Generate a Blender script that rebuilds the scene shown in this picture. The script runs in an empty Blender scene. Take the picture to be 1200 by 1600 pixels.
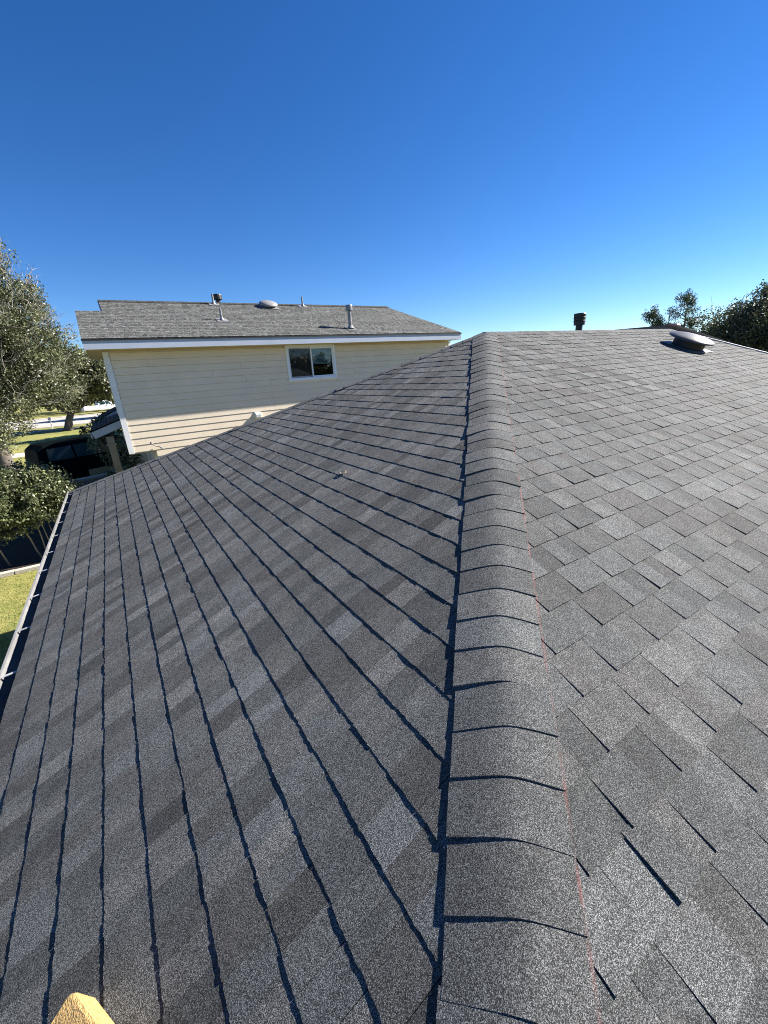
import bpy, math, random
import numpy as np
from mathutils import Matrix, Vector

random.seed(7)
RNG = np.random.default_rng(7)
SC = bpy.context.scene
COL = SC.collection

# ------------------------------------------------------------------ camera
cam_data = bpy.data.cameras.new('camera')
cam = bpy.data.objects.new('camera', cam_data)
COL.objects.link(cam)
cam_data.sensor_fit = 'HORIZONTAL'
cam_data.sensor_width = 36.0
cam_data.lens = 644.92 / 1200.0 * 36.0
cam_data.clip_start = 0.05
cam_data.clip_end = 6000.0
CX = Vector((0.8376, -0.5424, -0.0645)); CU = Vector((0.2283, 0.2403, 0.9435)); CB = Vector((-0.4963, -0.8050, 0.3251))
CAM_Z = 4.3
cam.matrix_world = Matrix(((CX.x, CU.x, CB.x, 0.0), (CX.y, CU.y, CB.y, 0.0), (CX.z, CU.z, CB.z, CAM_Z), (0, 0, 0, 1)))
SC.camera = cam

# ------------------------------------------------------------------ sky, sun, exposure
SUN = Vector((1.55, -0.29, 1.0)).normalized()
SUN_EL = math.asin(SUN.z)
SUN_AZ = math.atan2(SUN.x, SUN.y)
world = bpy.data.worlds.new('World')
SC.world = world
world.use_nodes = True
wn = world.node_tree.nodes
wn.clear()
sky = wn.new('ShaderNodeTexSky')
sky.sky_type = 'NISHITA'
sky.sun_disc = False
sky.sun_elevation = SUN_EL
sky.sun_rotation = SUN_AZ
sky.altitude = 0.0
sky.air_density = 0.8
sky.dust_density = 0.0
sky.ozone_density = 5.0
bg = wn.new('ShaderNodeBackground')
bg.inputs['Strength'].default_value = 0.05
wo = wn.new('ShaderNodeOutputWorld')
hs = wn.new('ShaderNodeHueSaturation')
hs.inputs['Saturation'].default_value = 1.22
hs.inputs['Hue'].default_value = 0.508
hs.inputs['Value'].default_value = 1.08
world.node_tree.links.new(sky.outputs[0], hs.inputs['Color'])
world.node_tree.links.new(hs.outputs[0], bg.inputs[0])
world.node_tree.links.new(bg.outputs[0], wo.inputs[0])

sun_data = bpy.data.lights.new('sun', 'SUN')
sun_data.energy = 5.0
sun_data.angle = math.radians(0.5)
sun_data.color = (1.0, 0.935, 0.855)
sun = bpy.data.objects.new('sun', sun_data)
COL.objects.link(sun)
sun.rotation_euler = SUN.to_track_quat('Z', 'Y').to_euler()
sun.location = (0, 0, 40)

SC.render.engine = 'CYCLES'
SC.cycles.use_denoising = True
SC.cycles.denoising_prefilter = 'NONE'
SC.cycles.filter_width = 1.0
SC.view_settings.view_transform = 'Standard'
SC.view_settings.look = 'None'
SC.view_settings.exposure = 1.6
SC.view_settings.gamma = 1.0
SC.view_settings.use_curve_mapping = False

# ------------------------------------------------------------------ object helpers
ORIGIN = {}

def thing(name, loc, label, category, group=None):
    o = bpy.data.objects.new(name, None)
    COL.objects.link(o)
    o.location = loc
    o.empty_display_size = 0.2
    o['label'] = label
    o['category'] = category
    if group:
        o['group'] = group
    ORIGIN[o.name] = np.array(loc, float)
    return o

def tag(o, label, category, group=None):
    o['label'] = label
    o['category'] = category
    if group:
        o['group'] = group
    return o

def link_mesh(name, me, parent=None, loc=None):
    o = bpy.data.objects.new(name, me)
    COL.objects.link(o)
    if parent is not None:
        o.parent = parent
        ORIGIN[o.name] = ORIGIN[parent.name]
    else:
        o.location = loc if loc is not None else (0, 0, 0)
        ORIGIN[o.name] = np.array(o.location, float)
    return o

class MB:
    """collects polygons in world coordinates; build() links them as one mesh object"""
    def __init__(self):
        self.v = []; self.f = []; self.tone = []; self.hue = []; self.mi = []
    def poly(self, pts, tone=1.0, hue=0.5, mi=0):
        n = len(self.v)
        self.v.extend([tuple(p) for p in pts])
        self.f.append(list(range(n, n + len(pts))))
        self.tone.append(tone); self.hue.append(hue); self.mi.append(mi)
    def add(self, verts, faces, tone=1.0, hue=0.5, mi=0):
        n = len(self.v)
        self.v.extend([tuple(p) for p in verts])
        for f in faces:
            self.f.append([n + i for i in f])
            self.tone.append(tone); self.hue.append(hue); self.mi.append(mi)
    def box(self, a, b, tone=1.0, hue=0.5, mi=0):
        x0, y0, z0 = a; x1, y1, z1 = b
        v = [(x0,y0,z0),(x1,y0,z0),(x1,y1,z0),(x0,y1,z0),(x0,y0,z1),(x1,y0,z1),(x1,y1,z1),(x0,y1,z1)]
        self.add(v, [(0,3,2,1),(4,5,6,7),(0,1,5,4),(1,2,6,5),(2,3,7,6),(3,0,4,7)], tone, hue, mi)
    def obox(self, c, ax, ay, az, tone=1.0, hue=0.5, mi=0):
        """oriented box: centre and three half axes"""
        c = np.array(c, float); ax = np.array(ax, float); ay = np.array(ay, float); az = np.array(az, float)
        v = [c + sx*ax + sy*ay + sz*az for sz in (-1, 1) for sx, sy in ((-1,-1),(1,-1),(1,1),(-1,1))]
        self.add(v, [(0,3,2,1),(4,5,6,7),(0,1,5,4),(1,2,6,5),(2,3,7,6),(3,0,4,7)], tone, hue, mi)
    def tube(self, pts, radii, n=8, cap=True, tone=1.0, hue=0.5, mi=0):
        pts = [np.array(p, float) for p in pts]
        rings = []
        for i, p in enumerate(pts):
            d = pts[min(i+1, len(pts)-1)] - pts[max(i-1, 0)]
            d = d / (np.linalg.norm(d) + 1e-9)
            a = np.cross(d, (0, 0, 1.0))
            if np.linalg.norm(a) < 1e-3: a = np.cross(d, (1.0, 0, 0))
            a /= np.linalg.norm(a); b = np.cross(d, a)
            rings.append([p + radii[i]*(math.cos(t)*a + math.sin(t)*b) for t in [2*math.pi*k/n for k in range(n)]])
        v = [q for r in rings for q in r]; f = []
        for i in range(len(pts)-1):
            for k in range(n):
                k2 = (k+1) % n
                f.append((i*n+k, i*n+k2, (i+1)*n+k2, (i+1)*n+k))
        if cap:
            f.append(tuple(range(n-1, -1, -1))); f.append(tuple((len(pts)-1)*n + k for k in range(n)))
        self.add(v, f, tone, hue, mi)
    def lathe(self, base, axis, prof, n=24, tone=1.0, hue=0.5, mi=0, cap=True):
        axis = np.array(axis, float); axis /= np.linalg.norm(axis)
        self.tube([np.array(base, float) + axis*h for h, r in prof], [r for h, r in prof], n, cap, tone, hue, mi) if False else self._lathe(base, axis, prof, n, tone, hue, mi, cap)
    def _lathe(self, base, axis, prof, n, tone, hue, mi, cap):
        a = np.cross(axis, (0, 1.0, 0)); a /= np.linalg.norm(a); b = np.cross(axis, a)
        base = np.array(base, float); v = []; f = []
        for h, r in prof:
            for k in range(n):
                t = 2*math.pi*k/n
                v.append(base + axis*h + r*(math.cos(t)*a + math.sin(t)*b))
        for i in range(len(prof)-1):
            for k in range(n):
                k2 = (k+1) % n
                f.append((i*n+k, i*n+k2, (i+1)*n+k2, (i+1)*n+k))
        if cap:
            f.append(tuple(range(n-1, -1, -1))); f.append(tuple((len(prof)-1)*n + k for k in range(n)))
        self.add(v, f, tone, hue, mi)
    def build(self, name, mat, parent=None, loc=None, smooth=False, bevel=0.0, attrs=False, kind=None, fix=True):
        org = ORIGIN[parent.name] if parent is not None else np.array(loc if loc is not None else (0, 0, 0), float)
        me = bpy.data.meshes.new(name)
        v = np.array(self.v, float) - org
        me.from_pydata(v.tolist(), [], self.f)
        for m in (mat if isinstance(mat, (list, tuple)) else [mat]):
            me.materials.append(m)
        if any(self.mi):
            me.polygons.foreach_set('material_index', self.mi)
        if attrs:
            for nm, d in (('tone', self.tone), ('hue', self.hue)):
                a = me.attributes.new(nm, 'FLOAT', 'FACE')
                a.data.foreach_set('value', d)
        if smooth:
            me.polygons.foreach_set('use_smooth', [True]*len(me.polygons))
        me.update()
        o = link_mesh(name, me, parent, loc)
        if bevel > 0:
            b = o.modifiers.new('bevel', 'BEVEL'); b.width = bevel; b.segments = 2; b.limit_method = 'ANGLE'
        if kind:
            o['kind'] = kind
        return o

def fast_quads(name, V, mat, tone, hue, parent=None, loc=None, kind=None, per=4):
    """V: (N,per,3) array of faces in world coordinates"""
    org = ORIGIN[parent.name] if parent is not None else np.array(loc if loc is not None else (0, 0, 0), float)
    N = V.shape[0]
    me = bpy.data.meshes.new(name)
    me.vertices.add(N*per); me.loops.add(N*per); me.polygons.add(N)
    me.vertices.foreach_set('co', (V - org).reshape(-1).astype(np.float32))
    me.loops.foreach_set('vertex_index', np.arange(N*per, dtype=np.int32))
    me.polygons.foreach_set('loop_start', np.arange(0, N*per, per, dtype=np.int32))
    me.polygons.foreach_set('loop_total', np.full(N, per, dtype=np.int32))
    me.materials.append(mat)
    for nm, d in (('tone', tone), ('hue', hue)):
        a = me.attributes.new(nm, 'FLOAT', 'FACE')
        a.data.foreach_set('value', np.asarray(d, dtype=np.float32))
    me.update(calc_edges=True)
    o = link_mesh(name, me, parent, loc)
    if kind: o['kind'] = kind
    return o

# ------------------------------------------------------------------ materials
def nodes_of(m):
    m.use_nodes = True
    nt = m.node_tree
    return nt, nt.nodes, nt.links, nt.nodes['Principled BSDF']

def mat_plain(name, col, rough=0.6, metallic=0.0, var=0.12, scale=6.0, bump=0.0, bscale=60.0, spec=0.5, coat=0.0):
    m = bpy.data.materials.new(name)
    nt, N, L, P = nodes_of(m)
    P.inputs['Roughness'].default_value = rough
    P.inputs['Metallic'].default_value = metallic
    P.inputs['Specular IOR Level'].default_value = spec
    P.inputs['Coat Weight'].default_value = coat
    tc = N.new('ShaderNodeTexCoord')
    n1 = N.new('ShaderNodeTexNoise'); n1.inputs['Scale'].default_value = scale; n1.inputs['Detail'].default_value = 6; n1.inputs['Roughness'].default_value = 0.65
    L.new(tc.outputs['Object'], n1.inputs['Vector'])
    r = N.new('ShaderNodeMapRange'); r.inputs['From Min'].default_value = 0.3; r.inputs['From Max'].default_value = 0.7
    r.inputs['To Min'].default_value = 1 - var; r.inputs['To Max'].default_value = 1 + var
    L.new(n1.outputs['Fac'], r.inputs['Value'])
    mx = N.new('ShaderNodeVectorMath'); mx.operation = 'SCALE'; mx.inputs[0].default_value = col
    L.new(r.outputs[0], mx.inputs['Scale'])
    L.new(mx.outputs[0], P.inputs['Base Color'])
    if bump:
        n2 = N.new('ShaderNodeTexNoise'); n2.inputs['Scale'].default_value = bscale; n2.inputs['Detail'].default_value = 5
        L.new(tc.outputs['Object'], n2.inputs['Vector'])
        b = N.new('ShaderNodeBump'); b.inputs['Strength'].default_value = bump; b.inputs['Distance'].default_value = 0.01
        L.new(n2.outputs['Fac'], b.inputs['Height']); L.new(b.outputs[0], P.inputs['Normal'])
    return m

def mat_shingle(name, dark, light, warm, g1=640.0, g2=480.0, chalk=None):
    """mineral granules: fine light and dark specks; each piece its own tone and hue attribute"""
    m = bpy.data.materials.new(name)
    nt, N, L, P = nodes_of(m)
    P.inputs['Roughness'].default_value = 0.9
    P.inputs['Specular IOR Level'].default_value = 0.25
    tc = N.new('ShaderNodeTexCoord')
    vo = N.new('ShaderNodeTexVoronoi'); vo.inputs['Scale'].default_value = g1
    L.new(tc.outputs['Object'], vo.inputs['Vector'])
    sep = N.new('ShaderNodeSeparateColor'); L.new(vo.outputs['Color'], sep.inputs[0])
    nz = N.new('ShaderNodeTexNoise'); nz.inputs['Scale'].default_value = g2; nz.inputs['Detail'].default_value = 2; nz.inputs['Roughness'].default_value = 0.6
    L.new(tc.outputs['Object'], nz.inputs['Vector'])
    lo = N.new('ShaderNodeTexNoise'); lo.inputs['Scale'].default_value = 2.3; lo.inputs['Detail'].default_value = 4
    L.new(tc.outputs['Object'], lo.inputs['Vector'])
    # speck value = 0.55*cell + 0.9*(noise-.5) 
    a = N.new('ShaderNodeMath'); a.operation = 'MULTIPLY_ADD'; a.inputs[1].default_value = 1.5; a.inputs[2].default_value = -0.75
    L.new(nz.outputs['Fac'], a.inputs[0])
    b = N.new('ShaderNodeMath'); b.operation = 'MULTIPLY_ADD'; b.inputs[1].default_value = 0.75
    L.new(sep.outputs[0], b.inputs[0]); L.new(a.outputs[0], b.inputs[2])
    ramp = N.new('ShaderNodeValToRGB')
    e = ramp.color_ramp.elements
    e[0].position = 0.0; e[0].color = (*[d*0.55 for d in dark], 1)
    e[1].position = 1.0; e[1].color = (*[min(1, l*1.9) for l in light], 1)
    e2 = e.new(0.34); e2.color = (*dark, 1)
    e3 = e.new(0.68); e3.color = (*light, 1)
    L.new(b.outputs[0], ramp.inputs['Fac'])
    at = N.new('ShaderNodeAttribute'); at.attribute_name = 'tone'
    ah = N.new('ShaderNodeAttribute'); ah.attribute_name = 'hue'
    hm = N.new('ShaderNodeMix'); hm.data_type = 'RGBA'
    hm.inputs[6].default_value = (0.975, 1.0, 1.012, 1); hm.inputs[7].default_value = (*warm, 1)
    L.new(ah.outputs['Fac'], hm.inputs[0])
    m1 = N.new('ShaderNodeMix'); m1.data_type = 'RGBA'; m1.blend_type = 'MULTIPLY'; m1.inputs[0].default_value = 1.0
    L.new(ramp.outputs[0], m1.inputs[6]); L.new(hm.outputs[2], m1.inputs[7])
    lr = N.new('ShaderNodeMapRange'); lr.inputs['From Min'].default_value = 0.3; lr.inputs['From Max'].default_value = 0.7
    lr.inputs['To Min'].default_value = 0.88; lr.inputs['To Max'].default_value = 1.12
    L.new(lo.outputs['Fac'], lr.inputs['Value'])
    l2 = N.new('ShaderNodeTexNoise'); l2.inputs['Scale'].default_value = 17.0; l2.inputs['Detail'].default_value = 3
    L.new(tc.outputs['Object'], l2.inputs['Vector'])
    l2r = N.new('ShaderNodeMapRange'); l2r.inputs['From Min'].default_value = 0.3; l2r.inputs['From Max'].default_value = 0.7
    l2r.inputs['To Min'].default_value = 0.87; l2r.inputs['To Max'].default_value = 1.13; L.new(l2.outputs['Fac'], l2r.inputs['Value'])
    lm = N.new('ShaderNodeMath'); lm.operation = 'MULTIPLY'; L.new(lr.outputs[0], lm.inputs[0]); L.new(l2r.outputs[0], lm.inputs[1]); lr = lm
    tm = N.new('ShaderNodeMath'); tm.operation = 'MULTIPLY'
    L.new(at.outputs['Fac'], tm.inputs[0]); L.new(lr.outputs[0], tm.inputs[1])
    sc = N.new('ShaderNodeVectorMath'); sc.operation = 'SCALE'
    L.new(m1.outputs[2], sc.inputs[0]); L.new(tm.outputs[0], sc.inputs['Scale'])
    colour = sc.outputs[0]
    du = N.new('ShaderNodeTexNoise'); du.inputs['Scale'].default_value = 3.1; du.inputs['Detail'].default_value = 8; du.inputs['Roughness'].default_value = 0.7
    mp = N.new('ShaderNodeMapping'); mp.inputs['Scale'].default_value = (1.0, 1.6, 1.0); mp.inputs['Location'].default_value = (3.7, 1.2, 0.4)
    L.new(tc.outputs['Object'], mp.inputs['Vector']); L.new(mp.outputs[0], du.inputs['Vector'])
    dr = N.new('ShaderNodeMapRange'); dr.inputs['From Min'].default_value = 0.60; dr.inputs['From Max'].default_value = 0.78
    dr.inputs['To Min'].default_value = 0.0; dr.inputs['To Max'].default_value = 0.38; L.new(du.outputs['Fac'], dr.inputs['Value'])
    dm = N.new('ShaderNodeMix'); dm.data_type = 'RGBA'; dm.inputs[7].default_value = (light[0]*1.25, light[1]*1.12, light[2]*0.92, 1)
    L.new(dr.outputs[0], dm.inputs[0]); L.new(colour, dm.inputs[6]); colour = dm.outputs[2]
    if chalk is not None:
        # a snapped red chalk line on the roof beside the hip caps: |x - y - chalk| small, broken by noise
        sx = N.new('ShaderNodeSeparateXYZ'); L.new(tc.outputs['Object'], sx.inputs[0])
        d = N.new('ShaderNodeMath'); d.operation = 'SUBTRACT'; L.new(sx.outputs[0], d.inputs[0]); L.new(sx.outputs[1], d.inputs[1])
        d2 = N.new('ShaderNodeMath'); d2.operation = 'SUBTRACT'; d2.inputs[1].default_value = chalk; L.new(d.outputs[0], d2.inputs[0])
        d3 = N.new('ShaderNodeMath'); d3.operation = 'ABSOLUTE'; L.new(d2.outputs[0], d3.inputs[0])
        d4 = N.new('ShaderNodeMapRange'); d4.inputs['From Min'].default_value = 0.001; d4.inputs['From Max'].default_value = 0.009
        d4.inputs['To Min'].default_value = 1; d4.inputs['To Max'].default_value = 0; L.new(d3.outputs[0], d4.inputs['Value'])
        cn = N.new('ShaderNodeTexNoise'); cn.inputs['Scale'].default_value = 9; cn.inputs['Detail'].default_value = 5
        L.new(tc.outputs['Object'], cn.inputs['Vector'])
        cr = N.new('ShaderNodeMapRange'); cr.inputs['From Min'].default_value = 0.42; cr.inputs['From Max'].default_value = 0.62
        cr.inputs['To Min'].default_value = 0.03; cr.inputs['To Max'].default_value = 0.30
        L.new(cn.outputs['Fac'], cr.inputs['Value'])
        cm = N.new('ShaderNodeMath'); cm.operation = 'MULTIPLY'; L.new(d4.outputs[0], cm.inputs[0]); L.new(cr.outputs[0], cm.inputs[1])
        mm = N.new('ShaderNodeMix'); mm.data_type = 'RGBA'; mm.inputs[7].default_value = (0.36, 0.09, 0.075, 1)
        L.new(cm.outputs[0], mm.inputs[0]); L.new(colour, mm.inputs[6])
        colour = mm.outputs[2]
    L.new(colour, P.inputs['Base Color'])
    bp = N.new('ShaderNodeBump'); bp.inputs['Strength'].default_value = 0.55; bp.inputs['Distance'].default_value = 0.0016
    L.new(b.outputs[0], bp.inputs['Height']); L.new(bp.outputs[0], P.inputs['Normal'])
    return m

def mat_leaf(name, dark, light, rough=0.5, trans=0.25):
    m = bpy.data.materials.new(name)
    nt, N, L, P = nodes_of(m)
    ah = N.new('ShaderNodeAttribute'); ah.attribute_name = 'hue'
    at = N.new('ShaderNodeAttribute'); at.attribute_name = 'tone'
    mx = N.new('ShaderNodeMix'); mx.data_type = 'RGBA'
    mx.inputs[6].default_value = (*dark, 1); mx.inputs[7].default_value = (*light, 1)
    L.new(ah.outputs['Fac'], mx.inputs[0])
    sc = N.new('ShaderNodeVectorMath'); sc.operation = 'SCALE'
    L.new(mx.outputs[2], sc.inputs[0]); L.new(at.outputs['Fac'], sc.inputs['Scale'])
    L.new(sc.outputs[0], P.inputs['Base Color'])
    P.inputs['Roughness'].default_value = rough
    tr = N.new('ShaderNodeBsdfTranslucent'); L.new(sc.outputs[0], tr.inputs['Color'])
    ms = N.new('ShaderNodeMixShader'); ms.inputs[0].default_value = trans
    out = N['Material Output']
    L.new(P.outputs[0], ms.inputs[1]); L.new(tr.outputs[0], ms.inputs[2]); L.new(ms.outputs[0], out.inputs['Surface'])
    return m

def mat_ground(name, c1, c2, c3, s1=0.35, s2=6.0, s3=60.0, rough=0.95, bump=0.4):
    m = bpy.data.materials.new(name)
    nt, N, L, P = nodes_of(m)
    P.inputs['Roughness'].default_value = rough
    P.inputs['Specular IOR Level'].default_value = 0.2
    tc = N.new('ShaderNodeTexCoord')
    def noise(s, d=6):
        n = N.new('ShaderNodeTexNoise'); n.inputs['Scale'].default_value = s; n.inputs['Detail'].default_value = d
        n.inputs['Roughness'].default_value = 0.7
        L.new(tc.outputs['Object'], n.inputs['Vector']); return n
    def rng(n, a, b):
        r = N.new('ShaderNodeMapRange'); r.inputs['From Min'].default_value = a; r.inputs['From Max'].default_value = b
        L.new(n.outputs['Fac'], r.inputs['Value']); return r
    a = rng(noise(s1), 0.38, 0.62); b = rng(noise(s2), 0.35, 0.65); n3 = noise(s3, 3); c = rng(n3, 0.3, 0.7)
    m1 = N.new('ShaderNodeMix'); m1.data_type = 'RGBA'; m1.inputs[6].default_value = (*c1, 1); m1.inputs[7].default_value = (*c2, 1)
    L.new(a.outputs[0], m1.inputs[0])
    hf = N.new('ShaderNodeMath'); hf.operation = 'MULTIPLY'; hf.inputs[1].default_value = 0.7; L.new(b.outputs[0], hf.inputs[0])
    m2 = N.new('ShaderNodeMix'); m2.data_type = 'RGBA'; m2.inputs[7].default_value = (*c3, 1)
    L.new(hf.outputs[0], m2.inputs[0]); L.new(m1.outputs[2], m2.inputs[6])
    f = N.new('ShaderNodeMapRange'); f.inputs['To Min'].default_value = 0.7; f.inputs['To Max'].default_value = 1.3
    L.new(c.outputs[0], f.inputs['Value'])
    sc = N.new('ShaderNodeVectorMath'); sc.operation = 'SCALE'; L.new(m2.outputs[2], sc.inputs[0]); L.new(f.outputs[0], sc.inputs['Scale'])
    L.new(sc.outputs[0], P.inputs['Base Color'])
    bp = N.new('ShaderNodeBump'); bp.inputs['Strength'].default_value = bump; bp.inputs['Distance'].default_value = 0.03
    L.new(n3.outputs['Fac'], bp.inputs['Height']); L.new(bp.outputs[0], P.inputs['Normal'])
    return m

# roof constants (metres, z up, x along our ridge, y towards the house next door)
APEX = np.array([4.136, 4.002, 4.665])
PITCH = math.radians(22.003)
C, S = math.cos(PITCH), math.sin(PITCH)
EXPO = 0.143
KSLOPE = 5.4151
RUN = KSLOPE * C
EAVE_Z = APEX[2] - KSLOPE * S
RIDGE_LEN = 4.59
END_SLANT = 0.48

M = {}
M['shingle'] = mat_shingle('shingle_granules', (0.0365, 0.0393, 0.0394), (0.166, 0.1725, 0.172), (1.035, 0.983, 0.966), chalk=APEX[0] - APEX[1] + 0.196)
M['shingle_far'] = mat_shingle('weathered_shingle_granules', (0.060, 0.0625, 0.060), (0.160, 0.166, 0.158), (1.03, 0.99, 0.96), g1=120.0, g2=40.0)
M['shingle_brown'] = mat_shingle('brown_shingle_granules', (0.10, 0.088, 0.08), (0.2, 0.175, 0.16), (1.1, 0.97, 0.88), g1=120.0, g2=40.0)
M['shingle_dark'] = mat_shingle('dark_shingle_granules', (0.03, 0.034, 0.04), (0.075, 0.08, 0.09), (1.0, 1.0, 1.0), g1=120.0, g2=40.0)
M['deck'] = mat_plain('roofing_felt', (0.012, 0.012, 0.013), 0.95)
M['white'] = mat_plain('white_paint', (0.72, 0.72, 0.73), 0.45, var=0.07, scale=3.0)
M['vinyl'] = mat_plain('white_vinyl', (0.74, 0.76, 0.80), 0.35, var=0.04)
M['gutter'] = mat_plain('gutter_aluminium', (0.20, 0.20, 0.197), 0.45, var=0.3, scale=4.0)
M['fascia'] = mat_plain('fascia_paint', (0.40, 0.45, 0.54), 0.5, var=0.06, scale=2.5)
M['soffit'] = mat_plain('tan_soffit', (0.44, 0.36, 0.22), 0.7, var=0.08)
M['siding'] = mat_plain('cream_siding_paint', (0.73, 0.625, 0.48), 0.55, var=0.05, scale=1.5, bump=0.12, bscale=45.0)
M['trim_tan'] = mat_plain('tan_post_paint', (0.30, 0.255, 0.185), 0.7, var=0.15, scale=4.0)
M['galv'] = mat_plain('galvanised_steel', (0.21, 0.21, 0.21), 0.40, metallic=0.3, var=0.3, scale=14.0)
M['black_metal'] = mat_plain('black_painted_metal', (0.012, 0.012, 0.013), 0.55, var=0.2)
M['lead'] = mat_plain('pale_grey_flashing', (0.22, 0.22, 0.225), 0.55, var=0.12)
M['dome'] = mat_plain('dull_dome_metal', (0.075, 0.075, 0.075), 0.40, var=0.4, scale=9.0, spec=0.4)
M['flange'] = mat_plain('grey_flange_metal', (0.16, 0.16, 0.16), 0.5, metallic=0.3)
M['strap'] = mat_plain('strap_aluminium', (0.32, 0.32, 0.32), 0.45, var=0.2)
M['drip'] = mat_plain('white_drip_edge', (0.5, 0.5, 0.49), 0.4, var=0.06)
M['dark_room'] = mat_plain('dim_interior', (0.012, 0.012, 0.014), 0.9)
M['curtain'] = mat_plain('pale_blind', (0.40, 0.55, 0.55), 0.8, var=0.1, scale=5.0)
M['bark'] = mat_plain('grey_bark', (0.095, 0.08, 0.066), 0.9, var=0.45, scale=9.0, bump=0.8, bscale=25.0)
M['twig'] = mat_plain('pale_twig_bark', (0.30, 0.28, 0.24), 0.85, var=0.25, scale=9.0)
M['stem'] = mat_plain('tan_stem_bark', (0.36, 0.29, 0.19), 0.85, var=0.25, scale=14.0)
M['oak_leaf'] = mat_leaf('oak_leaves', (0.056, 0.072, 0.028), (0.205, 0.215, 0.112), 0.45)
M['right_leaf'] = mat_leaf('dark_oak_leaves', (0.034, 0.050, 0.022), (0.12, 0.135, 0.07), 0.5)
M['bush_leaf'] = mat_leaf('bush_leaves', (0.048, 0.068, 0.024), (0.20, 0.22, 0.11), 0.38)
M['pine_leaf'] = mat_leaf('pine_needles', (0.030, 0.050, 0.026), (0.075, 0.10, 0.05), 0.6)
M['grass'] = mat_ground('lawn_grass', (0.085, 0.125, 0.025), (0.22, 0.23, 0.06), (0.34, 0.29, 0.11), 0.22, 2.6, 40.0)
M['blade'] = mat_leaf('grass_blades', (0.14, 0.19, 0.03), (0.42, 0.38, 0.12), 0.6, 0.3)
M['asphalt'] = mat_ground('street_concrete', (0.40, 0.38, 0.34), (0.46, 0.44, 0.39), (0.34, 0.32, 0.29), 0.2, 2.0, 40.0, 0.9, 0.1)
M['paving'] = mat_ground('pale_paving', (0.50, 0.46, 0.38), (0.56, 0.52, 0.44), (0.42, 0.38, 0.31), 0.4, 3.0, 40.0, 0.9, 0.1)
M['mulch'] = mat_ground('mulch_and_shade', (0.018, 0.014, 0.010), (0.028, 0.022, 0.016), (0.05, 0.04, 0.028), 1.0, 9.0, 30.0, 0.95, 1.0)

# pane: dark mirror-like glass
gm = bpy.data.materials.new('window_glass')
_, _, _, gp = nodes_of(gm)
gp.inputs['Base Color'].default_value = (0.75, 0.85, 0.85, 1)
gp.inputs['Roughness'].default_value = 0.02
gp.inputs['Transmission Weight'].default_value = 1.0
gp.inputs['IOR'].default_value = 1.5
M['glass'] = gm
gm2 = bpy.data.materials.new('tinted_car_glass')
_, _, _, gp = nodes_of(gm2)
gp.inputs['Base Color'].default_value = (0.02, 0.05, 0.056, 1)
gp.inputs['Roughness'].default_value = 0.04
gp.inputs['Specular IOR Level'].default_value = 0.9
M['tint'] = gm2

def mat_paint(name, col, rough=0.55):
    return mat_plain(name, col, rough, var=0.05, scale=2.0, coat=0.0, spec=0.02)
M['dark_paint'] = mat_paint('dark_car_paint', (0.0025, 0.0045, 0.0055))
M['tan_paint'] = mat_paint('tan_trim_paint', (0.30, 0.235, 0.13), 0.4)
M['white_paint'] = mat_paint('white_car_paint', (0.72, 0.72, 0.72))
M['rubber'] = mat_plain('tyre_rubber', (0.02, 0.02, 0.02), 0.85)
M['chrome'] = mat_plain('wheel_alloy', (0.5, 0.5, 0.5), 0.3, metallic=0.9)
M['lamp_red'] = mat_plain('red_lens', (0.35, 0.012, 0.01), 0.25)
M['lamp_clear'] = mat_plain('clear_lens', (0.75, 0.75, 0.72), 0.2)

# ------------------------------------------------------------------ setting: ground, street, paths
def sheet(name, pts, z, mat):
    mb = MB(); mb.poly([(x, y, z) for x, y in pts])
    return mb.build(name, mat, kind='structure')
def rect(x0, y0, x1, y1): return [(x0, y0), (x1, y0), (x1, y1), (x0, y1)]
sheet('ground', rect(-2500, -2500, 2500, 2500), 0.0, M['grass'])
sheet('street', rect(-400, 69.5, 400, 93.5), 0.006, M['asphalt'])
sheet('sidewalk', rect(-400, 63.6, 400, 65.2), 0.010, M['paving'])
sheet('far_sidewalk', rect(-400, 96.0, 400, 97.5), 0.010, M['paving'])
sheet('driveway', rect(-7.5, 30.0, 9.0, 69.4), 0.004, M['paving']) if False else None
sheet('parking_pad', rect(-6.6, 21.5, 12.0, 32.0), 0.005, M['paving'])
sheet('path', rect(-30.0, 39.6, 3.0, 42.4), 0.005, M['paving'])
sheet('garden_bed', rect(-12.0, 13.26, 0.1, 20.6), 0.006, M['mulch'])  # mulch bed whose near-black colour also stands in for deep shade under the bush
for nm, y0 in (('kerb', 69.3), ('far_kerb', 93.5)):
    mb = MB(); mb.box((-400, y0, 0.0), (400, y0 + 0.2, 0.12)); mb.build(nm, M['paving'], kind='structure')

# ------------------------------------------------------------------ shingle courses
def clip(poly, a, b, c):
    """keep a*u + b*s <= c"""
    out = []
    for i in range(len(poly)):
        p, q = poly[i], poly[(i+1) % len(poly)]
        dp, dq = a*p[0] + b*p[1] - c, a*q[0] + b*q[1] - c
        if dp <= 0: out.append(p)
        if (dp < 0 < dq) or (dq < 0 < dp):
            t = dp / (dp - dq)
            out.append((p[0] + t*(q[0]-p[0]), p[1] + t*(q[1]-p[1])))
    return out

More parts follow.
